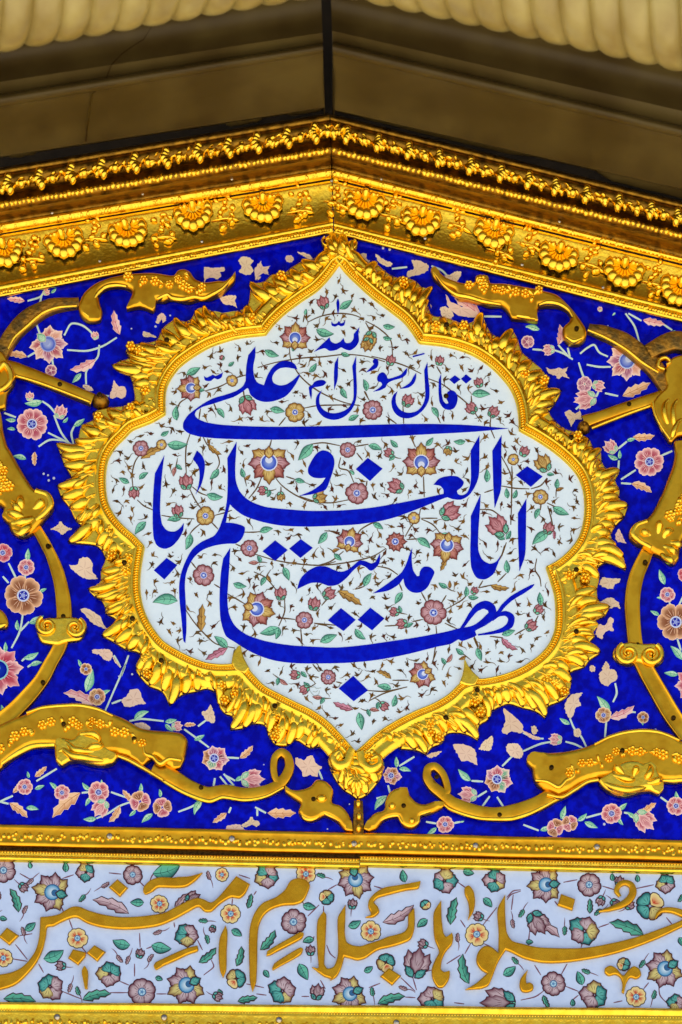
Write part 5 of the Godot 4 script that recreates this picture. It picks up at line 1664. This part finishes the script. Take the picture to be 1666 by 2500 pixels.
	leaves(o, "@B2 275,620 200,705 @B2 160,355 90,320 @B2 230,330 290,285 @B2 575,700 545,810 @B2 690,430 800,450 @B2 770,260 710,330 @B2 420,90 560,90 @B2 375,30 430,0 @B2 490,1160 320,1170 @B2 870,1040 960,1060 @B2 510,605 420,610 @B2 1050,690 1140,665 @B2 1290,330 1360,350 @B2 1210,930 1250,1020 @B2 1180,1340 1050,1380 @B2 1180,1340 1160,1420 @B2 830,1480 740,1400 @B3 180,90 80,200 @B3 560,100 650,130 @B3 460,300 430,270 @B3 760,110 710,60 @B3 950,100 1000,45 @B3 1220,70 1140,70 @B3 1365,350 1365,260 @B3 1510,460 1500,390 @B3 1545,460 1568,400 @B3 590,630 660,670 @B3 890,735 980,800 @B3 1060,700 1130,740 @B3 275,690 215,770 @B3 20,940 10,1020 @B3 530,1060 580,970 @B3 790,1100 740,1180 @B3 1220,1130 1225,1060 @B3 1240,1130 1310,1135 @B3 1510,970 1500,880 @B3 1500,740 1530,680 @B3 1490,740 1420,710 @B3 230,1440 345,1390 @B3 470,1350 540,1420 @B3 800,1330 865,1310 @B3 1300,1480 1330,1568 @B3 1470,1390 1560,1360", 0.42, false, mint, teal, srgb(20, 80, 75), 1.0)
	leaves(o, "@B4 590,530 560,600 @B4 680,520 790,570 @B4 655,690 540,775 @B4 640,300 690,300 @B4 600,1190 590,1100 @B4 70,60 0,90 @A2 1260,400 1345,340 @A2 1020,440 1030,400 @A2 1100,540 1220,570 @A2 750,680 845,720 @A2 215,850 310,800 @A2 280,960 340,955 @A2 150,1160 150,1060 @A2 420,1080 470,1145 @A2 785,1080 885,1100 @A2 1270,940 1310,1010 @A2 1440,960 1420,880 @A2 1320,1160 1390,1125 @A2 500,790 540,760 @A2 60,1250 70,1180 @A2 1050,830 1100,770 @A2 1270,700 1330,720 @A3 380,760 440,770 @A3 380,680 460,690 @A3 250,1130 260,1050 @A3 710,1240 755,1310 @A3 985,1150 1110,1150 @A3 430,1460 510,1510 @A3 670,1490 735,1440 @C3 490,360 395,340 @C3 500,480 520,400 @C3 270,520 290,640 @C3 1070,80 1080,180 @C2 940,240 980,280 @A2 940,690 960,640", 0.42, false, mint, teal, srgb(20, 80, 75), 1.0)
	leaves(o, "@B2 650,1370 660,1180 @B2 240,190 400,110 @B2 700,90 790,160 @B3 350,1090 515,1190 @B3 1085,850 1050,955 @B3 1390,1050 1520,1070 @C3 490,290 390,240 @A2 1450,560 1470,660", 0.32, true, srgb(205, 165, 90), srgb(90, 50, 25), srgb(75, 45, 25), 1.0)
	leaves(o, "@B4 330,1410 440,1490 @B2 830,1480 680,1560 @C3 230,500 95,450 @B4 690,680 690,740", 0.32, true, srgb(215, 150, 175), srgb(120, 40, 60), edge, 1.0)
	var letter_rooms := []
	for l in letters:
		var g := Geometry2D.offset_polygon(l, 15.0)
		if not g.is_empty():
			letter_rooms.append(g[0])
	# small sprigs that fill the field: a twig with a leaf at its end and a side leaf or a bud
	var room := Geometry2D.offset_polygon(inner, -30.0)[0]
	var tried := 0
	var grown := 0
	while tried < 2600 and grown < 75:
		tried += 1
		var p := Vector2(rng.randf_range(270, 1410), rng.randf_range(690, 1800))
		var turn := rng.randf() * TAU
		var u := Vector2.from_angle(turn)
		var ok := true
		for k in 3:
			var q := p + u * (k - 1) * 18.0
			if not Geometry2D.is_point_in_polygon(q, room):
				ok = false
			for w in veil:
				if q.distance_to(w[0]) < w[1] + 8.0:
					ok = false
					break
			for g in letter_rooms:
				if Geometry2D.is_point_in_polygon(q, g):
					ok = false
					break
			if not ok:
				break
		if not ok:
			continue
		grown += 1
		var a := p - u * 22.0
		stem_at(o, bend(a, p + u * 4.0, rng.randf_range(-0.25, 0.25), 7), [1.2, 2.6, 2.2], twig)
		var s1 := "@S %.1f,%.1f %.1f,%.1f" % [p.x, p.y, p.x + u.x * 24.0, p.y + u.y * 24.0]
		var v := u.rotated(1.1 if grown % 2 else -1.1)
		var s2 := "@S %.1f,%.1f %.1f,%.1f" % [p.x - u.x * 6.0, p.y - u.y * 6.0, p.x - u.x * 6.0 + v.x * 19.0, p.y - u.y * 6.0 + v.y * 19.0]
		if grown % 3 == 0:
			buds(o, s1, [srgb(225, 170, 180), srgb(130, 50, 60)], edge, [mint, teal])
			leaves(o, s2, 0.42, false, mint, teal, srgb(20, 80, 75), 1.2)
		elif grown % 3 == 1:
			leaves(o, s1, 0.42, false, mint, teal, srgb(20, 80, 75), 1.2)
			leaves(o, s2, 0.36, false, srgb(205, 160, 90), srgb(100, 55, 25), srgb(75, 45, 25), 1.0)
		else:
			leaves(o, s1, 0.36, false, srgb(215, 165, 160), srgb(125, 45, 45), edge, 1.0)
			leaves(o, s2, 0.42, false, mint, teal, srgb(20, 80, 75), 1.2)
	# the fine brown flecks between them
	b = Build.new()
	var field := Geometry2D.offset_polygon(inner, -14.0)[0]
	var placed := {}
	var grow := []
	for l in letters:
		var g := Geometry2D.offset_polygon(l, 7.0)
		if not g.is_empty():
			var r := Rect2(g[0][0], Vector2.ZERO)
			for q in g[0]:
				r = r.expand(q)
			grow.append([r, g[0]])
	var made := 0
	for k in 9000:
		var p := Vector2(rng.randf_range(255, 1430), rng.randf_range(660, 1830))
		if not Geometry2D.is_point_in_polygon(p, field):
			continue
		var cell := Vector2i(p / 21.0)
		var free := true
		for dx in range(-1, 2):
			for dy in range(-1, 2):
				if placed.has(cell + Vector2i(dx, dy)) and placed[cell + Vector2i(dx, dy)].distance_to(p) < 20.5:
					free = false
		if not free:
			continue
		for w in veil:
			if absf(p.x - w[0].x) < w[1] + 5.0 and p.distance_to(w[0]) < w[1] + 5.0:
				free = false
				break
		if free:
			for g in grow:
				if g[0].has_point(p) and Geometry2D.is_point_in_polygon(p, g[1]):
					free = false
					break
		if not free:
			continue
		placed[cell] = p
		made += 1
		fleck(b, p)
	part(b, "painted_flecks", M.paint, o).set_meta("kind", "stuff")
	# the maker's faint signature in tiny strokes
	b = Build.new()
	b.tint = srgb(165, 180, 180)
	for s in ["@C2 935,365 945,385", "@C2 960,362 968,383", "@C2 980,360 990,345 1000,370 1030,405 1060,395 1065,370", "@C2 1010,350 1030,345 1045,355 1075,352", "@C2 1020,375 1040,380 1055,370"]:
		band(b, curve(s, false, 4), [1.4], [[-1, 0], [0, 0.0], [1, 0]], zb + 0.0003, 0.0)
	part(b, "signature", M.paint, o)


func fleck(b: Build, p: Vector2) -> void:
	# a tiny curled leaf with one or two barbs
	var tone: Color = [srgb(105, 72, 25), srgb(80, 55, 28), srgb(125, 90, 40), srgb(88, 48, 32), srgb(95, 75, 45)][rng.randi() % 5]
	b.tint = tone
	var a := rng.randf() * TAU
	var u := Vector2.from_angle(a)
	var l := rng.randf_range(15, 24)
	var bow := rng.randf_range(-0.4, 0.4)
	var flat_ := [[-1, 0], [0, 0.0], [1, 0]]
	band(b, bend(p - u * l * 0.5, p + u * l * 0.5, bow, 7), [0.8, 2.4, rng.randf_range(6.5, 9.0), 3.5, 0.3], flat_, zb + 0.0003, 0.0)
	var kind := rng.randi() % 5
	if kind > 0:
		band(b, bend(p, p + Vector2.from_angle(a + 1.1) * l * 0.5, 0.3, 5), [3.4, 3.6, 0.3], flat_, zb + 0.00032, 0.0)
	if kind > 2:
		band(b, bend(p, p + Vector2.from_angle(a - 1.2) * l * 0.45, -0.3, 5), [3.2, 3.4, 0.3], flat_, zb + 0.00034, 0.0)
	if kind != 2:
		band(b, bend(p - u * l * 0.45, p - u * l * 0.95 + u.orthogonal() * rng.randf_range(-9, 9), 0.3, 5), [1.6, 1.2, 0.5], flat_, zb + 0.00036, 0.0)
	if rng.randf() < 0.5:
		disc(b, p + Vector2.from_angle(a + 2.2) * rng.randf_range(8, 11), rng.randf_range(1.0, 1.8), zb + 0.0003, tone, 6)


# ---------------------------------------------------------------- rails and inscription
func rail_y(x: float, left: float, right: float) -> float:
	return lerpf(left, right, x / 1666.0)


func rail(b: Build, x0: float, x1: float, rows_: Array, n := 30, wobble := 0.0) -> void:
	# rows: [height at x = 0, height at x = 1666, out from the wall]
	var rows := []
	for i in n:
		var x := lerpf(x0, x1, float(i) / (n - 1))
		var row := PackedVector3Array()
		var w := sin(x * 0.011) * wobble + sin(x * 0.031 + 1.0) * wobble * 0.5
		for q in rows_:
			row.append(at(Vector2(x, rail_y(x, q[0], q[1]) + w), q[2]))
		rows.append(row)
	b.grid(rows, Vector3.BACK)
	for i in [0, n - 1]:
		for j in rows_.size() - 1:
			var p: Vector3 = rows[i][j]
			var q: Vector3 = rows[i][j + 1]
			b.quad(p, q, Vector3(q.x, q.y, -org.z - 0.005), Vector3(p.x, p.y, -org.z - 0.005), Vector3.LEFT if i == 0 else Vector3.RIGHT)


func rails() -> void:
	var o := thing("gilded_rail", "flat gilded rail with embossed leaves and screws under the blue panel", "rail", Vector2(833, 2085), 0.0, "")
	var b := Build.new()
	rail(b, -160, 1815, [[2014, 2053, 0.0], [2014, 2053, 0.008], [2018, 2057, 0.012], [2024, 2063, 0.0125], [2030, 2068, 0.010], [2052, 2088, 0.010], [2057, 2093, 0.0125], [2064, 2100, 0.0125], [2067, 2104, 0.008], [2068, 2105, -0.002]], 60, 0.6)
	part(b, "rail_strip", M.strap, o)
	var x := -30.0
	while x < 1690.0:
		b = Build.new()
		var y := rail_y(x, 2042, 2079)
		for k in 5:
			var q := Vector2(x + (k - 2) * 8.0 + rng.randf_range(-2, 2), y + rng.randf_range(-6, 5))
			lobe(b, bend(q - Vector2(0, 6), q + Vector2(rng.randf_range(-8, 8), rng.randf_range(6, 14)), rng.randf_range(-0.4, 0.4), 7), rng.randf_range(8, 12), rng.randf_range(0.005, 0.008), 0.0085, 0.5, 0.5)
		knob(b, Vector2(x + 18, y), 4.5, 0.005, 0.009, Vector2(1, 1.2))
		part(b, "leaf_relief", M.gold, o)
		x += 43.0 + rng.randf_range(-3, 3)
	for c in trace("@S -28,2040 269,2045 567,2051 865,2063 1161,2068 1457,2071")[0]:
		screw(o, c, 8.5, 0.011, M.steel)
	# the narrow pearl rail in two lengths, butted in the middle
	for side in 2:
		var p := thing("pearl_rail", "narrow gilded rail with pearl edge above the inscription, %s length of the two" % ["left, lower", "right, slightly higher"][side], "rail", Vector2(430 if side == 0 else 1270, 2115), 0.0, "pearl rails")
		var x0 := -160.0 if side == 0 else 879.5
		var x1 := 878.0 if side == 0 else 1815.0
		var dy := 3.0 if side == 0 else -3.5
		b = Build.new()
		rail(b, x0, x1, [[2076 + dy, 2113 + dy, 0.0], [2077 + dy, 2114 + dy, 0.010], [2082 + dy, 2120 + dy, 0.012], [2086 + dy, 2124 + dy, 0.010], [2088 + dy, 2126 + dy, 0.011], [2091 + dy, 2129 + dy, 0.0155], [2095 + dy, 2133 + dy, 0.017], [2099 + dy, 2137 + dy, 0.0150], [2102 + dy, 2140 + dy, 0.006], [2102 + dy, 2140 + dy, -0.004]], 40)
		part(b, "rail_strip", M.gold, p)
		b = Build.new()
		x = maxf(x0, -40.0) + 4.0
		while x < minf(x1, 1700.0) - 2.0:
			knob(b, Vector2(x, rail_y(x, 2080 + dy, 2117.5 + dy)), 3.4, 0.004, 0.010, Vector2(0.8, 1.2), 0.0, 6)
			x += 7.2
		part(b, "pearls", M.gold, p).set_meta("kind", "stuff")
	# shadow gap between the two, its shade painted as a dark strip
	var g := thing("rail_gap_shade", "dark strip of backing with the shade between the embossed rail and the pearl rail put into its colour", "backing", Vector2(833, 2085), 0.0)
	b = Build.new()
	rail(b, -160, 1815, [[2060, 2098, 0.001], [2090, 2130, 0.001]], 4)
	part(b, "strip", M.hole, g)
	# plain gilded rails that close the panel at both sides
	for side in 2:
		var v := thing("gilded_side_rail", "plain upright gilded rail closing the enamel panel on its far %s" % ["left", "right"][side], "rail", Vector2(-135 if side == 0 else 1790, 2600), 0.0, "side rails")
		b = Build.new()
		var e := -160.0 if side == 0 else 1765.0
		plate(b, PackedVector2Array([Vector2(e, 690 if side == 0 else 760), Vector2(e + 50, 680 if side == 0 else 770), Vector2(e + 50, 2560), Vector2(e, 2560)]), -0.02, 0.034, 9.0)
		part(b, "rail_strip", M.strap, v)
	# lower rail
	var l := thing("gilded_rail", "wide gilded rail with a bright round edge below the gold inscription", "rail", Vector2(833, 2600), 0.0)
	b = Build.new()
	rail(b, -160, 1815, [[2447, 2463, -0.004], [2447, 2463, 0.006], [2450, 2466, 0.014], [2455, 2471, 0.017], [2460, 2476, 0.0145], [2464, 2480, 0.010], [2468, 2484, 0.009], [2471, 2490, 0.0115], [2476, 2496, 0.0105], [2481, 2502, 0.0105], [2520, 2540, 0.010], [2526, 2546, 0.013], [2532, 2552, 0.0]], 50, 0.5)
	part(b, "rail_strip", M.gold, l)
	b = Build.new()
	x = -30.0
	while x < 1700.0:
		knob(b, Vector2(x, rail_y(x, 2467.5, 2487)), 3.2, 0.004, 0.0085, Vector2(0.8, 1.2), 0.0, 6)
		x += 7.0
	part(b, "pearls", M.gold, l).set_meta("kind", "stuff")
	x = -30.0
	while x < 1690.0:
		b = Build.new()
		var y := rail_y(x, 2498, 2518)
		for k in 5:
			var q := Vector2(x + (k - 2) * 8.0 + rng.randf_range(-2, 2), y + rng.randf_range(-6, 5))
			lobe(b, bend(q - Vector2(0, 6), q + Vector2(rng.randf_range(-6, 6), rng.randf_range(6, 14)), rng.randf_range(-0.4, 0.4), 7), rng.randf_range(8, 12), rng.randf_range(0.005, 0.008), 0.0095, 0.5, 0.5)
		part(b, "leaf_relief", M.gold, l)
		x += 40.0 + rng.randf_range(-3, 3)
	for c in trace("@S 141,2486 402,2487 682,2493 968,2500")[0]:
		screw(l, c, 8.5, 0.012, M.steel)


func inscription() -> void:
	var o := thing("inscription_plate", "pale blue-white enamel plate with raised gold script and purple flowers", "plate", Vector2(833, 2480), 0.0)
	var b := Build.new()
	plate(b, PackedVector2Array([Vector2(-120, 2082), Vector2(1775, 2118), Vector2(1775, 2478), Vector2(-120, 2464)]), -0.028, 0.030, 1.0)
	part(b, "enamel_plate", M.pale, o)
	zb = 0.0021
	veil = []
	var rooms := []
	for s in [
		"@D1 -150,1200 0,1180 100,1160 180,1120 240,1060 290,980 315,880 325,722* 400,715 470,700 530,665 580,640 640,640 700,665 800,695 950,720 1100,718 1250,700 @D2 0,690 100,640 200,590 270,568 320,580 380,605 430,570 500,490 580,395* 690,460* 650,540 610,572 540,567 450,620 380,680 330,680 280,642 200,680 100,735 0,780 @D1 1250,797 1100,817 950,820 800,802 700,772 610,725 550,738 480,770 430,795 385,802 370,880 350,970 300,1080 230,1170 130,1260 0,1305 -150,1330",
		"@D1 1145,522 1145,490 1200,430 1280,405 1380,408 @D2 120,402 200,398 312,370* 260,430 180,482 100,490 0,487 @D1 1260,490 1220,520 1160,542",
		"@D1 940,420* 1025,490* 960,562* 870,485*", "@D1 60,805* 157,870* 80,947* -5,880*", "@D1 585,978* 690,1003* 685,1040* 627,1106* 546,1050*", "@D1 757,945* 847,1000* 780,1077* 693,1008*", "@D1 678,1113 705,1150 702,1297* 680,1292* 655,1150",
		"@D1 1228,1110 1240,1085 1350,1030 1450,985 @D2 200,965 272,948* 277,990 200,1020 100,1068 0,1112 @D1 1245,1142",
		"@D2 495,788* 510,830 505,1000 500,1150 475,1207* 450,1150 438,1000 450,880",
		"@D2 710,1318* 690,1250 682,1100 680,900 690,790 730,680 790,610 900,560 970,500 1010,435 1070,412 1140,430 1167,465 1150,530 1110,600 1050,624 950,632 860,662 800,712 762,790 750,900 747,1100 737,1250",
		"@D2 820,1032* 825,995 1080,843* 1117,850 1107,890 850,1027*", "@D2 865,1130 880,1093 1090,963 1112,975 1100,1017 870,1147*",
		"@D2 1275,678* 1297,700 1292,900 1284,1100 1305,1130 1350,1120 1383,1050 1390,900 1385,800 1390,720 1452,623* 1450,720 1447,860 1462,920 1500,943 1568,953 @D3 320,935 400,910 480,878 560,858 610,838 638,800 645,700 692,648* 697,740 690,830 660,902 600,932 500,962 400,987 300,1052 240,1067 180,1052 135,1040* 110,1130 70,1202 20,1227 @D2 1340,1217 1280,1197 1183,1123* 1230,1128 1225,1000 1220,850 1230,740",
		"@D3 742,438* 727,492 620,512 500,542 400,572 372,602 402,640 414,680 372,722 303,727* 345,700 323,640 328,590 378,530 450,488 560,468 650,453",
		"@D3 490,1128* 587,1190* 515,1267* 418,1195*",
		"@D3 906,588* 912,750 927,850 945,878 992,848* 1002,880 992,940 942,1002 912,1070 907,1140 930,1158 972,1153 967,1222 920,1284 880,1284 838,1220 830,1140 858,1060 888,1000 853,900 843,780 848,680",
		"@D3 1093,488 1125,470 1162,510 1177,600 1162,680 1118,747* 1128,680 1118,600 1093,540",
		"@D3 1416,543* 1417,700 1432,850 1472,910 1568,938 @D4 400,960 600,970 800,965 1000,930 1200,880 1400,810 1568,740 1700,640 1720,740 1568,802 1400,882 1200,962 1000,1022 800,1062 600,1087 450,1087 300,1052 200,1002 160,987* 100,1082 60,1182 20,1270 @D3 1230,1292 1098,1302* 1180,1250 1270,1172* 1220,1140 1185,1080 1200,1000 1250,953 1310,963 1360,1005* 1363,850 1356,650",
		"@D4 600,538* 713,580* 691,672* 569,630*",
		"@D4 1348,742* 1358,690 1410,648 1480,643 1568,663 1640,700 1620,745 1568,727 1480,692 1400,692",
		"@D4 335,1143* 322,1200 327,1248 347,1243 377,1260 377,1302 340,1322 288,1317 268,1270 278,1210",
		"@D4 948,1132 990,1108 1040,1130 1088,1185 1100,1185 1130,1148 1180,1113 1227,1140 1237,1190 1200,1217 1152,1207 1122,1250 1100,1333* 1083,1320 1088,1260 1068,1202 1030,1182 980,1192 948,1167"]:
		rooms.append(letter(o, s, zb, 0.012, 4.2, M.letter, "raised_dot" if s.length() < 52 else "raised_letter"))
	brush(o, "@D4 1070,560 1042,510 1065,465 1110,448 1160,470 1172,530 1135,590 1080,625 1000,655 900,680", [8, 13, 14, 14, 16, 19, 19, 17, 12, 5], zb, 0.0095, M.letter)
	var plum := [srgb(198, 182, 194), srgb(98, 50, 70)]
	scale_ = 0.92
	var sand := [srgb(212, 205, 135), srgb(120, 85, 60)]
	var sea := [srgb(95, 180, 175), srgb(12, 68, 82)]
	var red := [srgb(195, 35, 28), srgb(226, 214, 150), 0.75]
	var edge := srgb(62, 22, 36)
	var eyes := [srgb(60, 100, 150), srgb(170, 210, 235), srgb(90, 140, 190)]
	var twig := srgb(120, 80, 100)
	stems(o, ["@D1 160,370 250,420", "@D1 500,410 590,380", "@D1 870,365 970,375", "@D1 1110,430 1160,480", "@D1 1190,450 1220,380 1280,340", "@D1 480,610 515,690", "@D1 555,740 580,810", "@D1 640,940 690,1000", "@D1 125,935 220,1055", "@D1 160,865 260,850", "@D1 100,1050 220,1070", "@D1 310,1090 350,1160", "@D1 500,1310 650,1370", "@D1 880,1320 1020,1320", "@D1 960,1230 1030,1260", "@D1 1250,1330 1330,1330", "@D1 1115,845 1120,960", "@D1 1075,1090 1075,1190", "@D1 1170,970 1220,950", "@D1 1390,760 1395,800", "@D2 270,900 310,980", "@D2 320,1180 400,1110 380,1060", "@D2 550,570 545,620", "@D2 740,510 720,540", "@D2 600,380 690,410", "@D2 1110,600 1140,640 1180,650", "@D2 1150,710 1240,620", "@D2 1380,460 1310,500", "@D2 1275,630 1275,690", "@D2 1300,940 1330,1010 1370,1045", "@D2 1200,870 1190,910", "@D2 740,1330 820,1340", "@D2 660,1250 800,1280", "@D2 1100,1350 1160,1350", "@D2 1250,1220 1290,1290", "@D3 370,470 470,500", "@D3 330,1280 420,1245", "@D3 585,1200 700,1310", "@D3 680,1200 710,1300", "@D3 620,1355 700,1360", "@D3 750,1160 830,1140", "@D3 950,1090 1060,1020", "@D3 1040,440 1110,490", "@D3 1060,740 1100,800", "@D3 1240,780 1350,640", "@D3 1140,930 1095,1010", "@D3 1250,930 1310,960", "@D3 1010,1400 1090,1410", "@D3 1430,560 1480,510 1540,500", "@D4 280,510 200,540 170,580", "@D4 220,540 205,660", "@D4 620,440 730,420", "@D4 930,470 1030,500", "@D4 1200,490 1340,460", "@D4 550,590 580,630", "@D4 900,800 985,770", "@D4 760,960 780,900", "@D4 340,940 350,830", "@D4 390,1100 440,1180", "@D4 650,1090 600,1180", "@D4 280,1380 400,1350 470,1300", "@D4 640,1270 740,1310", "@D4 690,1380 740,1340", "@D4 1020,1400 1090,1385", "@D4 1380,1240 1390,1340 1440,1400", "@D4 1260,1290 1300,1240", "@D4 1440,720 1490,780"], [2.0, 3.2, 2.0], twig)
	blooms(o, "@D1 30,345 130,345 @D1 1060,380 1140,380 @D1 1135,1315 1250,1310 @D4 825,460 922,465", 5, 0, [plum], edge, eyes, 2.4)
	blooms(o, "@D2 1035,757 1140,757 @D4 540,1250 640,1250", 6, 0, [plum], edge, eyes, 2.4)
	blooms(o, "@D1 1275,612 1350,612 @D1 30,1045 105,1045 @D2 535,692 617,692 @D3 345,832 430,832 @D4 1200,1355 1285,1355 @D2 1135,375 1215,375", 6, 0, [red], edge, eyes, 2.0)
	blooms(o, "@D1 620,887 705,887 @D3 1190,855 1285,860 @D2 465,380 520,380", 5, 0, [red], edge, eyes, 2.0)
	palmettes(o, "@D1 420,520 260,480 @D1 1490,1260 1340,1330 @D2 1530,420 1560,570 @D3 180,1330 40,1390 @D4 480,460 330,470 @D4 1430,1130 1290,1210", [sand, plum, plum], edge, [srgb(50, 100, 150), srgb(80, 150, 200), srgb(215, 235, 245)], sea, 2.4)
	blooms(o, "@D1 690,360 600,370 @D2 830,390 720,430 @D3 930,430 1050,430 @D3 1340,430 1230,420 @D4 790,830 680,740", 5, 1, [plum, sand, sea, plum, sea], edge, [], 2.4)
	blooms(o, "@D1 400,1270 480,1370 @D1 880,1170 760,1170 @D2 190,860 80,900 @D2 950,1310 830,1260 @D3 840,1370 720,1370 @D4 870,1340 740,1310 @D4 1440,450 1350,470 @D4 1520,1400 1440,1390", 5, 1, [plum, sand, sea, sea, plum], edge, [], 2.4)
	blooms(o, "@D2 580,1210 510,1170 @D3 465,1080 400,1040 @D4 1310,630 1200,590 @D2 1300,560 1240,560 @D4 1100,1095 1050,1080 @D3 780,620 740,620", 4, 0, [sand, sea, sea, red], edge, [], 2.4)
	buds(o, "@D1 1110,1040 1130,970 @D2 400,790 380,840 @D4 370,690 470,850 @D3 690,1190 740,960 @D3 1480,1400 1220,1400 @D2 1215,1370 1235,1250 @D2 185,590 290,540", plum, edge, sea, 2.2)
	leaves(o, "@D1 150,680 80,490 @D2 670,650 700,530 @D3 980,780 1030,560 @D3 1130,1250 1080,1010 @D3 400,1410 620,1350 @D4 1260,860 985,760 @D4 460,1340 510,1440 @D2 580,1110 620,950 @D2 770,980 890,820 @D2 280,1080 420,960 @D1 660,1380 890,1330 @D2 590,1390 750,1360 @D4 830,690 830,570 @D1 30,1370 290,1390 ", 0.32, true, srgb(92, 180, 158), srgb(10, 58, 72), edge, 2.6)
	leaves(o, "@D1 200,820 285,760 @D1 1150,600 1040,600 @D1 350,1050 510,980 @D1 1040,940 900,900 @D1 1210,940 1370,970 @D1 1240,1200 1300,1220 @D2 1110,620 1215,640 @D2 1200,900 1110,920 @D2 540,820 625,870 @D2 800,1140 840,1200 @D2 1080,1090 1150,1220 @D2 470,1340 440,1290 @D3 165,790 265,745 @D3 800,740 715,800 @D3 1240,570 1310,640 @D3 290,1150 360,1110 @D3 1400,1180 1500,1110 @D3 620,440 600,340 @D3 1080,350 1170,370 @D4 150,1170 240,1110 @D4 770,1260 730,1150 @D4 690,1430 690,1370 @D4 1540,880 1568,950 @D4 1020,430 1010,370 @D4 1210,440 1205,380 @D1 525,360 520,280 @D1 250,330 240,280 @D1 1220,370 1440,300 @D2 1490,780 1560,740 @D4 20,640 -20,590 @D4 240,1420 170,1320 @D4 320,920 380,920 @D1 0,720 60,735", 0.5, false, srgb(100, 190, 170), srgb(8, 66, 82), srgb(40, 25, 45), 2.2)
	leaves(o, "@D1 1030,690 740,580 @D3 440,760 690,620 @D2 90,650 190,530 @D4 330,750 590,880 @D1 30,1370 290,1390 @D3 1480,1410 1230,1400", 0.3, true, srgb(205, 185, 198), srgb(105, 52, 72), edge, 2.4)
	# small twigs between the flowers
	var open_ := []
	for l in rooms:
		var g := Geometry2D.offset_polygon(l, 10.0)
		if not g.is_empty():
			open_.append(g[0])
	var grown := 0
	for k in 3000:
		if grown >= 70:
			break
		var x := rng.randf_range(-10, 1680)
		var p := Vector2(x, rng.randf_range(rail_y(x, 2125, 2160), rail_y(x, 2430, 2445)))
		var u := Vector2.from_angle(rng.randf() * TAU)
		var ok := true
		for j in 3:
			var q := p + u * (j - 1) * 16.0
			for w in veil:
				if q.distance_to(w[0]) < w[1] + 6.0:
					ok = false
					break
			for g in open_:
				if Geometry2D.is_point_in_polygon(q, g):
					ok = false
					break
			if not ok:
				break
		if not ok:
			continue
		grown += 1
		stem_at(o, bend(p - u * 20.0, p + u * 4.0, rng.randf_range(-0.3, 0.3), 7), [0.8, 2.2, 2.0], twig)
		var s1 := "@S %.1f,%.1f %.1f,%.1f" % [p.x, p.y, p.x + u.x * 24.0, p.y + u.y * 24.0]
		if grown % 3 == 0:
			buds(o, s1, plum, edge, sea, 2.0)
		elif grown % 3 == 1:
			leaves(o, s1, 0.42, true, srgb(92, 180, 158), srgb(10, 58, 72), edge, 2.0)
		else:
			leaves(o, s1, 0.36, true, srgb(190, 170, 182), srgb(95, 45, 65), edge, 2.0)
